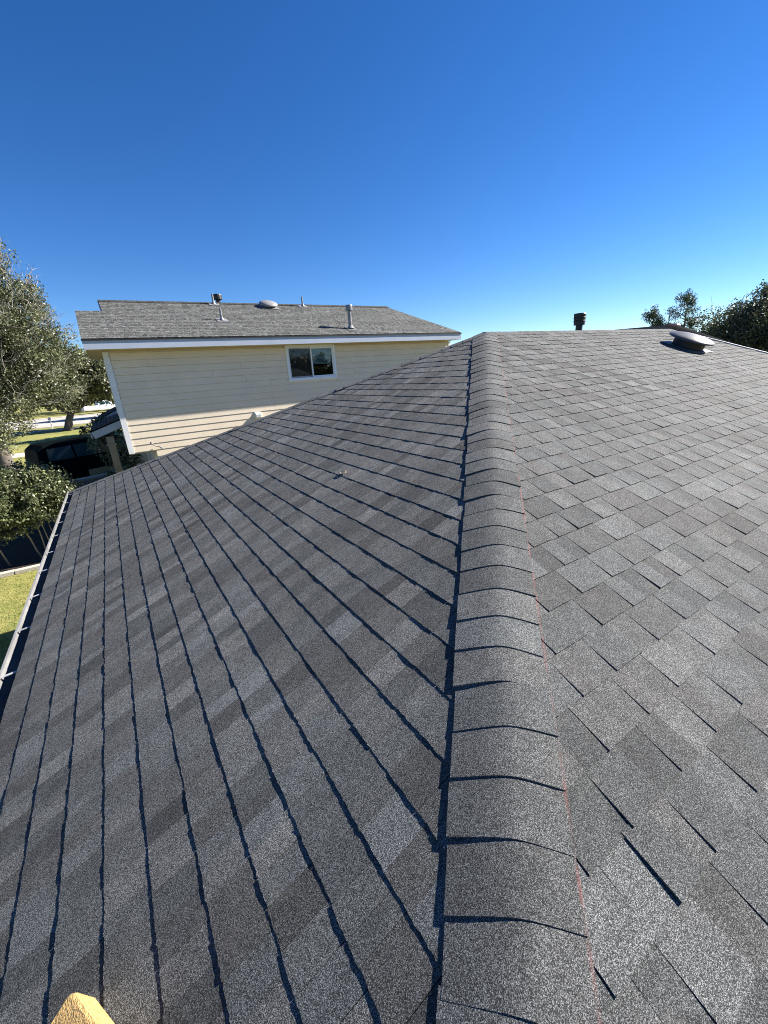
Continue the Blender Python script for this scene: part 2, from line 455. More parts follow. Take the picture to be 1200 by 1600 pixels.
def courses(O, eu, es, n, K, u_range, planes, rnd, shift_dir=1.0, low=0.0032, high=0.0076, wscale=1.0, tonevar=0.17, ragged=0.0016, mixed=0.0, fine=False):
    """yield (polygon top points, skirt points, tone, hue, meta) for each visible shingle piece of a slope"""
    O, eu, es, n = (np.array(a, float) for a in (O, eu, es, n))
    seqs = []
    for q in range(4):
        seq, u = [], 0.0
        while u < 16.0:
            wt = rnd.uniform(0.085, 0.155)*wscale; ws = rnd.uniform(0.055, 0.125)*wscale
            t0 = rnd.gauss(1.0, tonevar); h0 = rnd.random()
            seq.append((u, wt, 1, t0, h0)); u += wt
            seq.append((u, ws, 0, t0*rnd.uniform(0.80, 1.04), min(1, max(0, h0 + rnd.uniform(-.3, .3))))); u += ws
        seqs.append((seq, u))
    ncourse = int(K/EXPO) + 2
    out = []
    def vn(x, k):
        i = math.floor(x); t = x - i; t = t*t*(3 - 2*t)
        h = lambda q: (math.sin(q*127.1 + k*311.7)*43758.5453) % 1.0
        return (h(i)*(1 - t) + h(i + 1)*t)*2 - 1
    for k in range(ncourse):
        sb = K - k*EXPO
        st = sb - EXPO - 0.010
        if sb < 0.02: break
        st = max(st, 0.0)
        u0, u1 = u_range(sb)
        seq, ltot = seqs[(k//8) % 4]
        off = shift_dir*(k % 8)*0.147 + (k//8)*3.17
        wob0 = rnd.uniform(-ragged, ragged)
        j0 = int((u0 + off)//ltot) - 1; j1 = int((u1 + off)//ltot) + 1
        for j in range(j0, j1 + 1):
            for (us, wd, hi, t0, h0) in seq:
                a = us + j*ltot - off; b = a + wd
                if b < u0 or a > u1: continue
                th = (high if hi else low) * (rnd.uniform(0.86, 1.14) if fine else rnd.uniform(0.93, 1.07))
                if hi and rnd.random() < (0.015 if fine else 0.06): th *= 1.35
                wa = wob0 + rnd.uniform(-ragged, ragged); wb = wob0 + rnd.uniform(-ragged, ragged)
                ga = rnd.uniform(0.0, 0.0026 if fine else 0.0020)
                nd = 8 if fine else 1
                poly = [(a + ga, st), (b - ga*0.3, st)] + [(b - ga*0.3 + (a - b + 1.3*ga)*i/nd, sb + wb + (wa - wb)*i/nd + (vn(b*60 + i*7.3, k + 0.5)*0.0022 if fine else 0)) for i in range(nd + 1)]
                for pl in planes:
                    poly = clip(poly, *pl)
                    if len(poly) < 3: break
                if len(poly) < 3: continue
                s0 = sb - EXPO
                def hh(u, s):
                    q = max(0.0, s - s0)/EXPO
                    x = th
                    if fine: x = th*(1.0 + 0.14*vn(u*9.0, k) + 0.13*vn(u*41.0, k + 77) + 0.08*vn(u*97.0, k + 31))
                    return 0.0006 + (x - 0.0006)*q
                top = [O + eu*u + es*s + n*hh(u, s) for u, s in poly]
                bot = [O + eu*u + es*s - n*0.004 for u, s in poly]
                tone = max(0.5, min(1.55, t0*rnd.uniform(0.93, 1.07)))
                if mixed and rnd.random() < mixed: tone = max(0.5, min(1.6, rnd.gauss(1.0, tonevar))); h0 = rnd.random()
                out.append((top, bot, tone, h0, (a, sb, hi)))
    return out

def piece(mb, top, bot, tone, hue):
    m = len(top)
    v = list(top) + list(bot)
    f = [tuple(range(m))] + [(i, m + i, m + (i+1) % m, (i+1) % m) for i in range(m)]
    mb.add(v, f, tone, hue)

def project(P):
    d = np.asarray(P, float) - np.array([0, 0, CAM_Z])
    z = -(d @ np.array(CB))
    x = d @ np.array(CX); y = d @ np.array(CU)
    return x, y, z
def frame_area(pts):
    """share of the photograph (pixels of a 768 px wide frame) that a polygon covers, for choosing which pieces show largest"""
    x, y, z = project(pts)
    if (z < 0.15).any(): return 0.0
    f = 644.92*0.64
    px = 384 + f*x/z; py = 512 - f*y/z
    poly = list(zip(px, py))
    for a, b, c in ((1, 0, 768), (-1, 0, 0), (0, 1, 1024), (0, -1, 0)):
        poly = clip(poly, a, b, c)
        if len(poly) < 3: return 0.0
    q = np.array(poly); r = np.roll(q, -1, 0)
    return 0.5*abs(float(np.sum(q[:, 0]*r[:, 1] - r[:, 0]*q[:, 1])))

def fix_winding(top, bot, tone, hue, meta, n):
    a, b, c = top[0], top[1], top[2]
    if np.dot(np.cross(b - a, c - a), n) < 0:
        top = top[::-1]; bot = bot[::-1]
    return top, bot, tone, hue, meta

# ------------------------------------------------------------------ our house
house = thing('house', (4.0, 4.0, 0.0), 'single storey house with the charcoal shingled hip roof in the foreground', 'house')
mb = MB()
X0, Y0, Y1 = APEX[0] - RUN, APEX[1] - RUN, APEX[1] + RUN
XE = APEX[0] + RIDGE_LEN + END_SLANT*RUN
XR = APEX[0] + RIDGE_LEN
dz = -0.012
a0 = (APEX[0], APEX[1], APEX[2] + dz); a1 = (XR, APEX[1], APEX[2] + dz)
c0 = (X0, Y0, EAVE_Z + dz); c1 = (X0, Y1, EAVE_Z + dz); c2 = (XE, Y1, EAVE_Z + dz); c3 = (XE, Y0, EAVE_Z + dz)
mb.poly([a0, c1, c0]); mb.poly([a0, c0, c3, a1]); mb.poly([a1, c3, c2]); mb.poly([a1, c2, c1, a0])
mb.poly([(p[0], p[1], p[2] - 0.015) for p in (c0, c1, c2, c3)])
roof = mb.build('roof', M['deck'], house)

mb = MB()
inset = 0.45
mb.box((X0 + inset, Y0 + inset, 0.0), (XE - inset, Y1 - inset, EAVE_Z - 0.20))
mb.build('wall', M['siding'], house)
mb = MB()
mb.box((X0 + 0.03, Y0 + 0.03, EAVE_Z - 0.19), (XE - 0.03, Y1 - 0.03, EAVE_Z - 0.165))
mb.build('soffit', M['soffit'], house)
mb = MB()
for (x0, y0, x1, y1) in ((X0 + 0.005, Y0, X0 + 0.028, Y1), (XE - 0.028, Y0, XE - 0.005, Y1), (X0 + 0.03, Y0 + 0.004, XE - 0.03, Y0 + 0.027), (X0 + 0.03, Y1 - 0.027, XE - 0.03, Y1 - 0.004)):
    mb.box((x0, y0, EAVE_Z - 0.20), (x1, y1, EAVE_Z - 0.035))
mb.build('fascia', M['white'], house)

rndL = random.Random(11); rndR = random.Random(23); rndB = random.Random(5)
mg = 0.075
nL = np.array([-S, 0, C]); nR = np.array([0, -S, C]); nB = np.array([0, S, C])
fL = (APEX, (0, -1, 0), (-C, 0, -S), nL)
fR = (APEX, (1, 0, 0), (0, -C, -S), nR)
fB = (APEX, (1, 0, 0), (0, C, -S), nB)
pcs = []
for p in courses(*fL, KSLOPE, lambda s: (-s*C, s*C), [(1, -C, -mg), (-1, -C, -mg)], rndL, shift_dir=-1.0, low=0.0032, high=0.0040, fine=True, ragged=0.0014, tonevar=0.20, mixed=0.85, wscale=0.92):
    pcs.append(fix_winding(*p, nL) + ('L',))
for p in courses(*fR, KSLOPE, lambda s: (-s*C, RIDGE_LEN + END_SLANT*C*s), [(-1, -C, -mg), (1, -END_SLANT*C, RIDGE_LEN - 0.01), (0, -1, -0.05)], rndR, shift_dir=1.0, low=0.0034, high=0.0068, tonevar=0.145, mixed=0.4):
    pcs.append(fix_winding(*p, nR) + ('R',))
# one tab near the hip cap has lifted and throws a thick shadow
def lift_score(p):
    a, sb, hi = p[4]
    q = APEX + np.array([1, 0, 0])*a + np.array([0, -C, -S])*(sb - 0.07)
    return float(np.linalg.norm(q - np.array([0.819, 0.247, 3.148]))) + (0 if hi else 1)
ri = min((i for i, p in enumerate(pcs) if p[5] == 'R'), key=lambda i: lift_score(pcs[i]))
t, b, tn, hu, me_, sd = pcs[ri]
t = [q + nR*0.0042 for q in t]
pcs[ri] = (t, b, tn, hu, me_, sd)
areas = np.array([frame_area(p[0]) for p in pcs])
order = np.argsort(-areas)
single = set(int(i) for i in order[:299])
rest = MB()
for i, p in enumerate(pcs):
    if i in single:
        mb = MB(); piece(mb, *p[:4]); mb.build('shingle', M['shingle'], roof, attrs=True)
    else:
        piece(rest, *p[:4])
for p in courses(*fB, KSLOPE, lambda s: (-s*C, RIDGE_LEN + END_SLANT*C*s), [(-1, -C, -mg), (1, -END_SLANT*C, RIDGE_LEN - 0.01), (0, -1, -0.05)], rndB, wscale=1.6):
    p = fix_winding(*p, nB); piece(rest, *p[:4])
# the short far hip end on the right
end_pitch = math.atan((APEX[2] - EAVE_Z)/(END_SLANT*RUN))
ce, se = math.cos(end_pitch), math.sin(end_pitch)
nE = np.array([se, 0, ce]); Ke = (APEX[2] - EAVE_Z)/se
for p in courses((XR, APEX[1], APEX[2]), (0, 1, 0), (ce, 0, -se), nE, Ke, lambda s: (-s*ce/END_SLANT, s*ce/END_SLANT), [(1, -ce/END_SLANT, -0.03), (-1, -ce/END_SLANT, -0.03)], rndB, wscale=1.6):
    p = fix_winding(*p, nE); piece(rest, *p[:4])
rest.build('shingle', M['shingle'], roof, attrs=True, kind='stuff')

# caps over hips and ridge: one bent shingle each, overlapping up the line
def caps(P0, d, lat, slope, w_neg, w_pos, length, exposure, rnd, start=0.0, lift_chance=0.0, base=0.0, step=0.0034, flat=1.0):
    """P0 top end, d unit vector down the line, lat horizontal lateral unit vector, slope = lateral fall"""
    P0 = np.array(P0, float); d = np.array(d, float); lat = np.array(lat, float)
    up = np.array([0, 0, 1.0])
    ls = [-w_neg, -w_neg*0.6, -0.075, -0.045, -0.02, 0.0, 0.02, 0.045, 0.075, w_pos*0.6, w_pos]
    k = 0; t = start + exposure
    while t - exposure < length:
        tb = min(t + rnd.uniform(-.004, .004), length + 0.01)
        tt = max(0.0, tb - exposure - 0.022)
        d0 = 0.0116 + base; d1 = 0.0116 + step + base + rnd.uniform(-.0004, .0010)
        if rnd.random() < lift_chance: d1 += 0.008
        skew = rnd.uniform(-.011, .011); jw = rnd.uniform(-.006, .006); cl_, cr_ = max(0, rnd.gauss(0, .0012)), max(0, rnd.gauss(0, .0010))
        def P(l, tp, dd):
            z = -slope*(flat if l < 0 else 1.0)*math.sqrt(l*l + 0.04**2) - (slope*(1 - flat)*0.04 if l < 0 else 0) + dd - 0.005*(l/0.15)**2 + (((cl_ if l < 0 else cr_)*(abs(l)/0.15)**3) if dd > d0 else 0)
            return P0 + d*(tp + skew*l/0.15) + lat*(l + jw) + up*z
        mb = MB()
        n = len(ls)
        top = [P(l, tt, d0) for l in ls]; bot = [P(l, tb - 0.004*(abs(l)/0.15)**2, d1) for l in ls]
        tl = [p - up*0.0055 for p in top]; bl = [p - up*0.0055 for p in bot]
        v = top + bot + bot + bl + top + tl   # the bent face has vertices of its own, so its shading stays smooth and its rim sharp
        f = []
        for i in range(n-1):
            f.append((i, i+1, n+i+1, n+i))
        for i in range(n-1):
            f.append((2*n+i, 2*n+i+1, 3*n+i+1, 3*n+i))
        f.append((4*n, 2*n, 3*n, 5*n)); f.append((4*n + n-1, 5*n + n-1, 3*n + n-1, 2*n + n-1))
        tone = max(0.6, min(1.5, rnd.gauss(1.0, 0.13)))
        if np.cross(lat, d)[2] < 0: f = [q[::-1] for q in f]
        mb.add(v, f, tone, rnd.random()*0.7)
        o = mb.build('ridge_cap', M['shingle'], roof, attrs=True)
        me = o.data
        sm = [False]*len(me.polygons)
        for i in range(len(sm) - 2):
            if i < 10: sm[i] = True
        me.polygons.foreach_set('use_smooth', sm)
        t += exposure; k += 1

rc = random.Random(3)
r2 = math.sqrt(2)
hip_len = math.sqrt(2*RUN*RUN + (APEX[2] - EAVE_Z)**2)
dz_h = (APEX[2] - EAVE_Z)/hip_len; dh = RUN/hip_len
caps(APEX, (-dh, -dh, -dz_h), (1/r2, -1/r2, 0), math.tan(PITCH)/r2, 0.160, 0.138, hip_len, 0.1372, rc, start=0.03, flat=0.94)
caps(APEX, (-dh, dh, -dz_h), (1/r2, 1/r2, 0), math.tan(PITCH)/r2, 0.150, 0.150, hip_len, 0.1372, rc, start=0.02, lift_chance=0.10, step=0.0022)
caps(APEX + np.array([-0.04, 0, 0]), (1, 0, 0), (0, 1, 0), math.tan(PITCH), 0.15, 0.15, RIDGE_LEN + 0.06, 0.1372, rc, start=0.0, base=0.002)

# white metal edge along the far right hip
mb = MB()
e0 = np.array([XR, APEX[1], APEX[2]]); e1 = np.array([XE, Y0, EAVE_Z])
dd = (e1 - e0); ln = np.linalg.norm(dd); dd /= ln
side = np.cross(dd, nR); side /= np.linalg.norm(side)
for k in range(6):
    q0 = 0.55 + k*(ln - 0.55)/6; q1 = 0.55 + (k+1)*(ln - 0.55)/6 + 0.01
    c = e0 + dd*(q0 + q1)/2 + nR*(0.014 + 0.001*(k % 2))
    mb.obox(c, dd*(q1 - q0)/2, side*0.018, nR*0.007)
mb.build('drip_edge', M['drip'], house)

# gutter along the left eave with its hanger straps
GZ = EAVE_Z - 0.012
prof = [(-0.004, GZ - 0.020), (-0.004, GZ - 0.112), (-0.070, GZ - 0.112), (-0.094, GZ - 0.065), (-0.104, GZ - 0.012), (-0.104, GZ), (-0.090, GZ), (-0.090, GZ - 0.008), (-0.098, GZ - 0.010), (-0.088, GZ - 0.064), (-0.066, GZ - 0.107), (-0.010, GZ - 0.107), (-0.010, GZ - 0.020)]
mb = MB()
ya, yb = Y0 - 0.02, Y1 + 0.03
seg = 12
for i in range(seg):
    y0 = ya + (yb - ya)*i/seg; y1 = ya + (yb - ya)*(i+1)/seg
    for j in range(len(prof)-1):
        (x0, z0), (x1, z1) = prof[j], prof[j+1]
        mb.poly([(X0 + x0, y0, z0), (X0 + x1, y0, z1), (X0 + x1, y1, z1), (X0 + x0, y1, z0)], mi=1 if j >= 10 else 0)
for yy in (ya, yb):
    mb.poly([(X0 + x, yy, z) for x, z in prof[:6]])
gut = mb.build('gutter', [M['gutter'], mat_plain('gutter_shade_and_grime', (0.018, 0.017, 0.016), 0.9, var=0.3)], house)  # black bottom and back paint in the trough's shadow along with grime
for k in range(17):
    y = 9.02 - 0.30 - k*0.614 + rc.uniform(-.03, .03)
    if y < Y0: break
    mb = MB()
    mb.obox((X0 - 0.048, y, GZ - 0.006), (0.052, 0.006*rc.uniform(-1, 1), 0.004), (0, 0.011, 0), (0, 0, 0.0015))
    mb.obox((X0 - 0.094, y, GZ - 0.014), (0.0015, 0, 0), (0, 0.011, 0), (0, 0, 0.012))
    mb.build('strap', M['strap'], gut)

# roof ventilator with metal dome on the right slope
vb = np.array([7.55, 3.16, 0.0]); vb[2] = APEX[2] - (APEX[1] - vb[1])*math.tan(PITCH)
vd = thing  # (parts of the house)
eu = np.array([1.0, 0, 0]); es = np.array([0, -C, -S])
mb = MB(); mb.obox(vb + nR*0.011, eu*0.27, es*0.27, nR*0.003)
vent = mb.build('roof_vent', M['flange'], house, bevel=0.002)
mb = MB(); mb.lathe(vb + nR*0.012, nR, [(0, 0.235), (0.01, 0.215), (0.145, 0.215), (0.15, 0.17)], 32)
mb.build('vent_drum', M['black_metal'], vent, smooth=False)
mb = MB(); mb.lathe(vb + nR*0.128, nR, [(0.0, 0.28), (-0.012, 0.305), (0.0, 0.312), (0.012, 0.302), (0.034, 0.25), (0.052, 0.165), (0.061, 0.07), (0.063, 0.005)], 40)
mb.build('vent_dome', M['dome'], vent, smooth=True)
mb = MB()
for k in range(4):
    t = math.pi/4 + k*math.pi/2
    o_ = vb + eu*0.195*math.cos(t) + es*0.195*math.sin(t)
    mb.obox(o_ + nR*0.075, eu*0.008, es*0.008, nR*0.07)
mb.build('vent_bracket', M['black_metal'], vent)

# black flue just behind our ridge
fl = np.array([7.0, 4.62, APEX[2] - 0.62*math.tan(PITCH) + 0.09])
mb = MB(); mb.lathe(fl + [0, 0, -0.02], (0, 0, 1), [(-0.2, 0.055), (0.02, 0.055), (0.36, 0.055)], 20)
flue = mb.build('flue_pipe', M['black_metal'], house)
mb = MB(); mb.lathe(fl + [0, 0, 0.30], (0, 0, 1), [(0, 0.075), (0.0, 0.088), (0.15, 0.094), (0.165, 0.098), (0.18, 0.09)], 20)
mb.build('flue_cap', M['black_metal'], flue)
mb = MB(); mb.lathe(fl + [0, 0, 0.31], (0, 0, 1), [(0.04, 0.094), (0.05, 0.098), (0.06, 0.094)], 20, cap=False)
mb.lathe(fl + [0, 0, 0.31], (0, 0, 1), [(0.09, 0.095), (0.10, 0.099), (0.11, 0.095)], 20, cap=False)
mb.build('cap_ring', M['black_metal'], flue)

# ------------------------------------------------------------------ small things lying on our roof
def onL(x, y, h=0.0):
    p = np.array([x, y, APEX[2] - (APEX[0] - x)*math.tan(PITCH)]); return p + nL*h
foam_m = mat_plain('yellow_foam', (0.60, 0.385, 0.14), 0.95, var=0.28, scale=70.0, bump=0.9, bscale=220.0)
T0 = onL(-0.391 + 0.03, 0.942, 0.0)
d1 = np.array([0.0479, -0.0960, 0.0194]); d1 /= np.linalg.norm(d1)
d2 = np.array([-0.0370, -0.0240, -0.0149]); d2 /= np.linalg.norm(d2)
mb = MB()
th = 0.085
L1, L2 = 0.34, 0.26
cr = 0.012
base = [onL(-0.374, 0.951)]
p0 = base[0]
ring = [p0 + d1*cr*1.7, p0 + d1*L1, p0 + d1*L1 + d2*L2, p0 + d2*L2, p0 + d2*cr*1.7, p0 + (d1 + d2)*cr*0.5]
lower = [p + nL*0.008 for p in ring]; upper = [p + nL*th for p in ring]
n6 = len(ring)
mb.add(lower + upper, [tuple(range(n6))[::-1], tuple(range(n6, 2*n6))] + [(i, (i+1) % n6, n6 + (i+1) % n6, n6 + i) for i in range(n6)])
fo = mb.build('foam_block', foam_m, loc=tuple(p0), bevel=0.009)
tag(fo, 'yellow foam block with a rounded corner lying on the dark shingles', 'foam block')

mb = MB()
rcn = onL(1.398, 2.825, 0.012)
ru = np.array([0, -1.0, 0]); rv = np.array([C, 0, S])
pts = [rcn + ru*0.030*math.cos(t) + rv*0.022*math.sin(t) for t in [2*math.pi*k/16*0.93 for k in range(17)]]
mb.tube(pts, [0.0034]*17, 6)
o = mb.build('plastic_ring', mat_plain('pale_tan_plastic', (0.24, 0.18, 0.10), 0.6), loc=tuple(rcn))
tag(o, 'small pale tan ring of scrap lying on the left roof slope', 'scrap')

# ------------------------------------------------------------------ the house next door
nb = thing('neighbour_house', (6.0, 15.75, 0.0), 'two storey cream sided house with grey shingle roof beyond the roof hip', 'house')
WY = 13.0
EY, EZ2 = 12.47, 5.43
PN = math.radians(22.0); CN, SN = math.cos(PN), math.sin(PN)
WX0, WX1 = 0.15, 11.42
RY = 15.72
RZ = EZ2 + (RY - EY)*math.tan(PN)
# siding boards, one course at a time, broken at butt joints and at the window
WIN = (4.86, 6.53, 4.135, 5.195)
rs = random.Random(17)
z = 2.62; k = 0
rows = []
while z < 5.17:
    rows.append((z, WX0 + 0.11)); z += 0.1796
z = 2.62 - 0.1796
while z > 0.25:
    rows.append((z, 0.78)); z -= 0.1796
joints = {4: 3.2875, 5: 3.8166, 6: 4.2797}
for (z0, xs) in rows:
    z1 = min(z0 + 0.1796, 5.175)
    cuts = [xs]
    x = xs + rs.uniform(0.8, 3.4)
    ri_ = int(round((z0 - 2.62)/0.1796))
    if 0 <= ri_ - 4 < 5 and rs.random() < 0.9: x = rs.choice([3.29, 3.82, 4.28])
    while x < WX1 - 0.5:
        cuts.append(x); x += 3.66
    cuts.append(WX1 - 0.01)
    spans = []
    for a, b in zip(cuts[:-1], cuts[1:]):
        if z1 > WIN[2] + 0.01 and z0 < WIN[3] - 0.01:
            if b <= WIN[0] + 0.02 or a >= WIN[1] - 0.02: spans.append((a, b))
            else:
                if a < WIN[0] - 0.05: spans.append((a, WIN[0] + 0.02))
                if b > WIN[1] + 0.05: spans.append((WIN[1] - 0.02, b))
        else: spans.append((a, b))
    for a, b in spans:
        mb = MB()
        a += 0.0015; b -= 0.0015
        yb_ = WY - 0.018 + rs.uniform(-.001, .001); yt_ = WY - 0.006; z0b = z0 + 0.006; z1b = z1 - 0.004
        v = [(a, yb_, z0b), (b, yb_, z0b), (b, yt_, z1b), (a, yt_, z1b), (a, WY + 0.006, z0b), (b, WY + 0.006, z0b), (b, WY + 0.006, z1b), (a, WY + 0.006, z1b)]
        mb.add(v, [(0,1,2,3), (4,7,6,5), (0,4,5,1), (0,3,7,4), (1,5,6,2), (3,2,6,7)])
        mb.build('siding_board', M['siding'], nb)
# wall cores behind the boards (with an opening for the window)
mb = MB()
wi0, wi1, wz0, wz1 = WIN
for (x0, x1, z0, z1) in ((WX0, wi0, 2.60, 5.2), (wi1, WX1, 2.60, 5.2), (wi0, wi1, 2.60, wz0), (wi0, wi1, wz1, 5.2), (0.76, WX1, 0.0, 2.60)):
    mb.box((x0 + 0.004, WY + 0.008, z0), (x1, WY + 0.12, z1 - 0.002))
mb.box((WX0, WY + 0.122, 2.60), (WX0 + 0.12, 18.5, 5.2))
mb.box((WX1 - 0.12, WY + 0.122, 0.0), (WX1, 18.5, 5.2))
mb.box((0.76, WY + 0.122, 0.0), (0.88, 18.5, 2.59))
mb.box((WX0, 18.5, 0.0), (WX1, 18.62, 5.2))
mb.build('wall', M['siding'], nb)
mb = MB(); mb.box((WX0 - 0.02, WY + 0.0, 2.575), (0.9, 18.5, 2.598)); mb.build('porch_ceiling', M['trim_tan'], nb)
mb = MB(); mb.box((WX0 - 0.024, WY - 0.030, 2.60), (WX0 + 0.105, WY - 0.003, 5.17)); mb.box((WX0 - 0.026, WY - 0.002, 2.60), (WX0 - 0.004, WY + 0.10, 5.17))
mb.build('corner_board', M['white'], nb, bevel=0.003)
mb = MB(); mb.box((WX1 - 0.008, WY - 0.030, 0.3), (WX1 + 0.10, WY - 0.003, 5.17)); mb.build('corner_board', M['white'], nb, bevel=0.003)

# window: outer frame, two sliding sashes, panes, blind and room behind
fr = MB()
t_ = 0.075
y0, y1 = WY - 0.045, WY + 0.05
fr.box((wi0, y0, wz0), (wi0 + t_, y1, wz1)); fr.box((wi1 - t_, y0, wz0), (wi1, y1, wz1))
fr.box((wi0 + t_, y0 + 0.001, wz0), (wi1 - t_, y1, wz0 + 0.095)); fr.box((wi0 + t_, y0 + 0.001, wz1 - t_), (wi1 - t_, y1, wz1))
win = fr.build('window', M['vinyl'], nb, bevel=0.004)
xm = (wi0 + wi1)/2
for (a, b, yo) in ((wi0 + t_, xm + 0.02, 0.012), (xm - 0.02, wi1 - t_, -0.012)):
    s = MB(); w_ = 0.042; za, zb = wz0 + 0.095, wz1 - t_
    ya_, yb_ = WY - 0.012 + yo, WY + 0.010 + yo
    s.box((a, ya_, za), (a + w_, yb_, zb)); s.box((b - w_, ya_, za), (b, yb_, zb))
    s.box((a + w_, ya_ + 0.001, za), (b - w_, yb_, za + w_)); s.box((a + w_, ya_ + 0.001, zb - w_), (b - w_, yb_, zb))
    s.build('sash', M['vinyl'], win, bevel=0.002)
    g = MB(); yg = (ya_ + yb_)/2
    g.box((a + w_ - 0.004, yg - 0.002, za + w_ - 0.004), (b - w_ + 0.004, yg + 0.002, zb - w_ + 0.004))
    g.build('pane', M['glass'], win)
sc_ = MB()   # insect screen in front of the left sash
sm_ = mat_plain('insect_screen', (0.02, 0.022, 0.025), 0.8)
for i in range(46):
    zz = wz0 + 0.10 + i*(wz1 - wz0 - 0.18)/46
    sc_.box((wi0 + t_ + 0.04, WY - 0.030, zz), (xm - 0.03, WY - 0.029, zz + 0.006))
sc_.build('screen', sm_, win)
bl = MB()
for i in range(14):
    zz = wz1 - 0.10 - i*0.036
    bl.obox(((xm + wi1)/2, WY + 0.10, zz), ((wi1 - xm)/2 - 0.08, 0, 0), (0, 0.010, 0.010), (0, 0.001, -0.001))
bl.build('blind', M['curtain'], win)
rm = MB()
rm.poly([(wi0 - .6, WY + 1.6, wz0 - .7), (wi1 + .6, WY + 1.6, wz0 - .7), (wi1 + .6, WY + 1.6, wz1), (wi0 - .6, WY + 1.6, wz1)])
rm.poly([(wi0 - .6, WY + .13, wz0 - .7), (wi1 + .6, WY + .13, wz0 - .7), (wi1 + .6, WY + 1.6, wz0 - .7), (wi0 - .6, WY + 1.6, wz0 - .7)])
rm.poly([(wi0 - .6, WY + .13, wz1), (wi1 + .6, WY + .13, wz1), (wi1 + .6, WY + 1.6, wz1), (wi0 - .6, WY + 1.6, wz1)])
for xx in (wi0 - .6, wi1 + .6): rm.poly([(xx, WY + .13, wz0 - .7), (xx, WY + 1.6, wz0 - .7), (xx, WY + 1.6, wz1), (xx, WY + .13, wz1)])
rm.build('room', M['dark_room'], win)

# roof: front slope (with the lower step at its left end), back slope, hip end
LX0, LX1, LY = -0.22, 0.40, 14.70
HX1, HXR = 11.62, 10.47
def rz(y): return EZ2 + (y - EY)*math.tan(PN)
mb = MB(); q = -0.02
LZ = rz(LY)
mb.poly([(LX1, EY, EZ2 + q), (HX1, EY, EZ2 + q), (HXR, RY, RZ + q), (LX1, RY, RZ + q)])
mb.poly([(LX0, EY, EZ2 + q), (LX1, EY, EZ2 + q), (LX1, LY, LZ + q), (LX0, LY, LZ + q)])
mb.poly([(LX0, LY, LZ + q), (LX1, LY, LZ + q), (LX1, 2*LY - EY, EZ2 + q), (LX0, 2*LY - EY, EZ2 + q)])
mb.poly([(LX1, RY, RZ + q), (HXR, RY, RZ + q), (HX1, 2*RY - EY, EZ2 + q), (LX1, 2*RY - EY, EZ2 + q)])
mb.poly([(HX1, EY, EZ2 + q), (HX1, 2*RY - EY, EZ2 + q), (HXR, RY, RZ + q)])
mb.poly([(LX1, LY, LZ + q), (LX1, RY, RZ + q), (LX1, 2*RY - EY, EZ2 + q), (LX1, EY + 0.5, EZ2 + q)])
nroof = mb.build('roof', M['deck'], nb)
nN = np.array([0, -SN, CN]); Kn = (RY - EY)/CN
hs = (HX1 - HXR)/(RY - EY)
rn = random.Random(31)
mbn = MB()
for p in courses((0, RY, RZ), (1, 0, 0), (0, -CN, -SN), nN, Kn, lambda s: (LX0, HXR + hs*CN*s), [(1, -hs*CN, HXR - 0.0), (-1, 0, -LX1)], rn, low=0.004, high=0.0085, wscale=0.9, tonevar=0.16, mixed=0.85):
    p = fix_winding(*p, nN); piece(mbn, *p[:4])
Kl = (LY - EY)/CN
for p in courses((0, LY, LZ), (1, 0, 0), (0, -CN, -SN), nN, Kl, lambda s: (LX0, LX1), [(1, 0, LX1), (-1, 0, -LX0)], rn, low=0.004, high=0.0085, wscale=0.9, tonevar=0.16, mixed=0.85):
    p = fix_winding(*p, nN); piece(mbn, *p[:4])
mbn.build('shingle', M['shingle_far'], nroof, attrs=True, kind='stuff')
mb = MB()
xx = LX1 - 0.02
while xx < HXR + 0.05:
    t0 = rn.uniform(.75, 1.1)
    for sgn in (-1, 1):
        yA = RY + sgn*0.15; zA = RZ - 0.15*math.tan(PN) + 0.022
        p4 = [(xx, RY, RZ + 0.030), (xx + 0.16, RY, RZ + 0.024), (xx + 0.16, yA, zA - 0.006), (xx, yA, zA)]
        mb.poly(p4 if sgn < 0 else p4[::-1], t0*0.55, 0.5)
    xx += 0.143
mb.build('ridge_cap', M['shingle_far'], nroof, attrs=True, kind='stuff')
# fascia, dark drip line, soffit, rake boards
mb = MB(); mb.box((LX0 + 0.0, EY + 0.015, EZ2 - 0.235), (HX1 - 0.0, EY + 0.042, EZ2 - 0.045)); mb.build('fascia', M['fascia'], nb)
mb = MB(); mb.box((LX0 - 0.01, EY - 0.004, EZ2 - 0.045), (HX1 + 0.01, EY + 0.05, EZ2 - 0.012)); mb.build('drip_edge', M['black_metal'], nb)
mb = MB(); mb.box((LX0 + 0.02, EY + 0.043, EZ2 - 0.235), (HX1 - 0.02, WY + 0.0, EZ2 - 0.215)); mb.box((LX0 + 0.02, WY + 0.001, EZ2 - 0.235), (WX0 - 0.003, LY + 2.0, EZ2 - 0.215))
mb.box((WX1 + 0.003, WY + 0.001, EZ2 - 0.235), (HX1 - 0.02, 18.8, EZ2 - 0.215))
mb.build('soffit', M['soffit'], nb)
mb = MB()
mb.obox((LX0 + 0.012, (EY + LY)/2 + 0.02, (EZ2 + LZ)/2 - 0.12), (0.012, 0, 0), (0, (LY - EY)/2, (LZ - EZ2)/2), (0, -0.002, 0.075))
mb.obox((LX1 - 0.013, (LY + RY)/2 + 0.02, (RZ + LZ)/2 - 0.10), (0.012, 0, 0), (0, (RY - LY)/2, (RZ - LZ)/2), (0, -0.002, 0.075))
mb.build('rake_board', M['white'], nb)
mb = MB(); mb.poly([(LX0 + 0.03, EY + 0.05, EZ2 - 0.23), (LX0 + 0.03, 2*LY - EY, EZ2 - 0.23), (LX0 + 0.03, LY, LZ - 0.06)]); mb.build('gable', M['siding'], nb)

